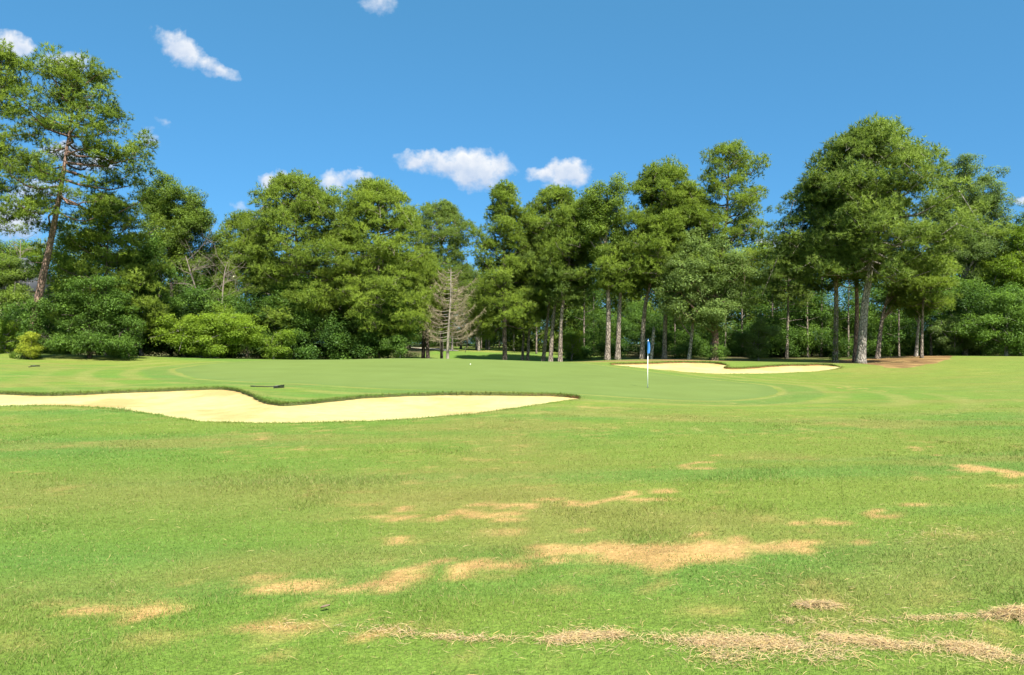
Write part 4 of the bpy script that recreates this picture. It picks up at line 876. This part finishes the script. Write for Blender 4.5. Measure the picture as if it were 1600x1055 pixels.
def rake(label, a, b_, hw, tilt):
    o = a; root = thing('bunker_rake', label, 'rake', o, 'bunker rakes'); d = b_ - a; h = Buf(); h.tube([(0, 0, .02), d * .5 + (0, 0, .03), d + (0, 0, .05)], [.016, .015, .015], 7)
    h.build('handle', MAT['black'], root, None, True); g = Buf(); g.tube([(0, 0, .02), d * .14 + (0, 0, .023)], [.024, .023], 7); g.build('grip', MAT['black'], root)
    u = np.array([hw[0], hw[1], tilt]); L = np.linalg.norm(u); u = u / L; hd = Buf(); w = np.cross(u, (0, 0, 1.)); w /= np.linalg.norm(w); v = np.cross(w, u); rot = np.stack([u, w, v], 1)
    c = d + np.array([0, 0, .07 + abs(tilt) / 2]); hd.box(c, (L, .03, .035), rot)
    for k in range(13): e = c + u * (k / 12 - .5) * L * .96; hd.box(e - v * .07 - w * .02, (.018, .02, .09), rot)
    hd.build('head', MAT['black'], root)
rake('black bunker rake lying on the grass above the front bunker tongue', ground_pt(392, 25.2), ground_pt(436, 24.4), (.27, .30), .03)
rake('thin dark rake lying flat on the grass at the far left', ground_pt(45, 37.2), ground_pt(55, 37.9), (.3, .3), .0)
def ball():
    import bmesh
    bm = bmesh.new(); bmesh.ops.create_uvsphere(bm, u_segments=16, v_segments=10, radius=.03); me = bpy.data.meshes.new('golf_ball'); bm.to_mesh(me); bm.free(); me.materials.append(MAT['white'])
    o = bpy.data.objects.new('golf_ball', me); COL.objects.link(o); o.location = ground_pt(735, 41, .028); tag(o, 'white golf ball resting on the putting green', 'golf ball')
ball()
def stake():
    p = ground_pt(727, 77); root = thing('marker_stake', 'thin dark stake on the far grass beyond the green', 'stake', p); s = Buf(); s.tube([(0, 0, -.1), (0, 0, .5)], [.035, .03], 6); s.build('post', MAT['bark_dark'], root); t = Buf(); t.tube([(0, 0, .5), (0, 0, .56)], [.04, .02], 6); t.build('cap', MAT['black'], root)
stake()
def tufts(label, px, D, n, w, h, seed):
    R = np.random.default_rng(seed); p = ground_pt(px, D); V = []
    for i in range(n):
        a, r = R.uniform(0, 6.28), w * R.random() ** .5; q = np.array([math.cos(a) * r, math.sin(a) * r * .4, 0]); d = np.array([R.normal(0, .18), R.normal(0, .18), 1]) * h * R.uniform(.6, 1.1); s = np.array([R.normal(), R.normal(), 0]) * .015
        V += [q - s, q + s, q + d]
    o = mesh_tris('tall_grass_clump', np.array(V), np.arange(3 * n).reshape(-1, 3), MAT['oak'], {'tint': np.full(3 * n, .3)}); o.location = p; tag(o, label, 'grass clump')
tufts('upright clump of uncut grass on the bank at the far left', 19, 43.5, 140, .16, .42, 3)
def dry_leaf():
    p = pxg(508, 956); V = []; T = []
    for i in range(7):
        t = i / 6; w = .012 * math.sin(math.pi * min(.98, t + .02)) + .002; V += [(t * .06 - .03, -w, .014 + .012 * t), (t * .06 - .03, 0, .006 + .012 * t), (t * .06 - .03, w, .016 + .012 * t)]
    for i in range(6):
        for k in range(2): a = i * 3 + k; T += [(a, a + 1, a + 4), (a, a + 4, a + 3)]
    o = mesh_tris('dry_leaf', np.array(V), np.array(T), MAT['leaf_dead'], None); o.location = (*p, GZ(*p) + .018); o.rotation_euler = (0, .1, .5); tag(o, 'curled dark dry leaf lying on the near grass', 'leaf')
dry_leaf()
# house glimpsed through the trees at the far left
def house():
    D = 80.0; x0, _ = W(-120, D); x1, _ = W(36, D); cx = (x0 + x1) / 2; w = x1 - x0; z = GZ(cx, D + 4); root = thing('house', 'tan house with grey roof half hidden behind the left trees', 'house', (cx, D + 4, z))
    hz = CH + (HZ - 452) * D / F - z; rz = CH + (HZ - 396) * D / F - z
    b = Buf(); b.box((0, 0, hz / 2 - .2), (w, 8, hz + .4)); b.build('wall', MAT['wall'], root)
    o = .5; V = np.array([(-w / 2 - o, -4 - o, hz - .1), (w / 2 + o, -4 - o, hz - .1), (w / 2 + o, 4 + o, hz - .1), (-w / 2 - o, 4 + o, hz - .1), (-w / 2 + 2.4, 0, rz), (w / 2 - 2.4, 0, rz)])
    rf = mesh_tris('roof', V, np.array([(0, 1, 5), (0, 5, 4), (1, 2, 5), (2, 3, 4), (2, 4, 5), (3, 0, 4), (0, 2, 1), (0, 3, 2)]), MAT['roof'], None, root)
    c = Buf(); c.box((-w * .2, .6, rz - .2), (.9, .7, 2.0)); c.build('chimney', MAT['wall'], rf)
    for zz in (1.6, 4.4):
        for k in (-.36, -.12, .12, .36):
            f = Buf(); f.box((k * w, -4.02, zz), (1.3, .10, 1.7)); fo = f.build('window', MAT['trim'], root); g = Buf(); g.box((k * w, -4.06, zz), (1.1, .06, 1.5)); g.build('pane', MAT['glass'], fo)
    d = Buf(); d.box((0, -4.03, 1.05), (1.1, .08, 2.1)); d.build('door', MAT['trim'], root)
house()
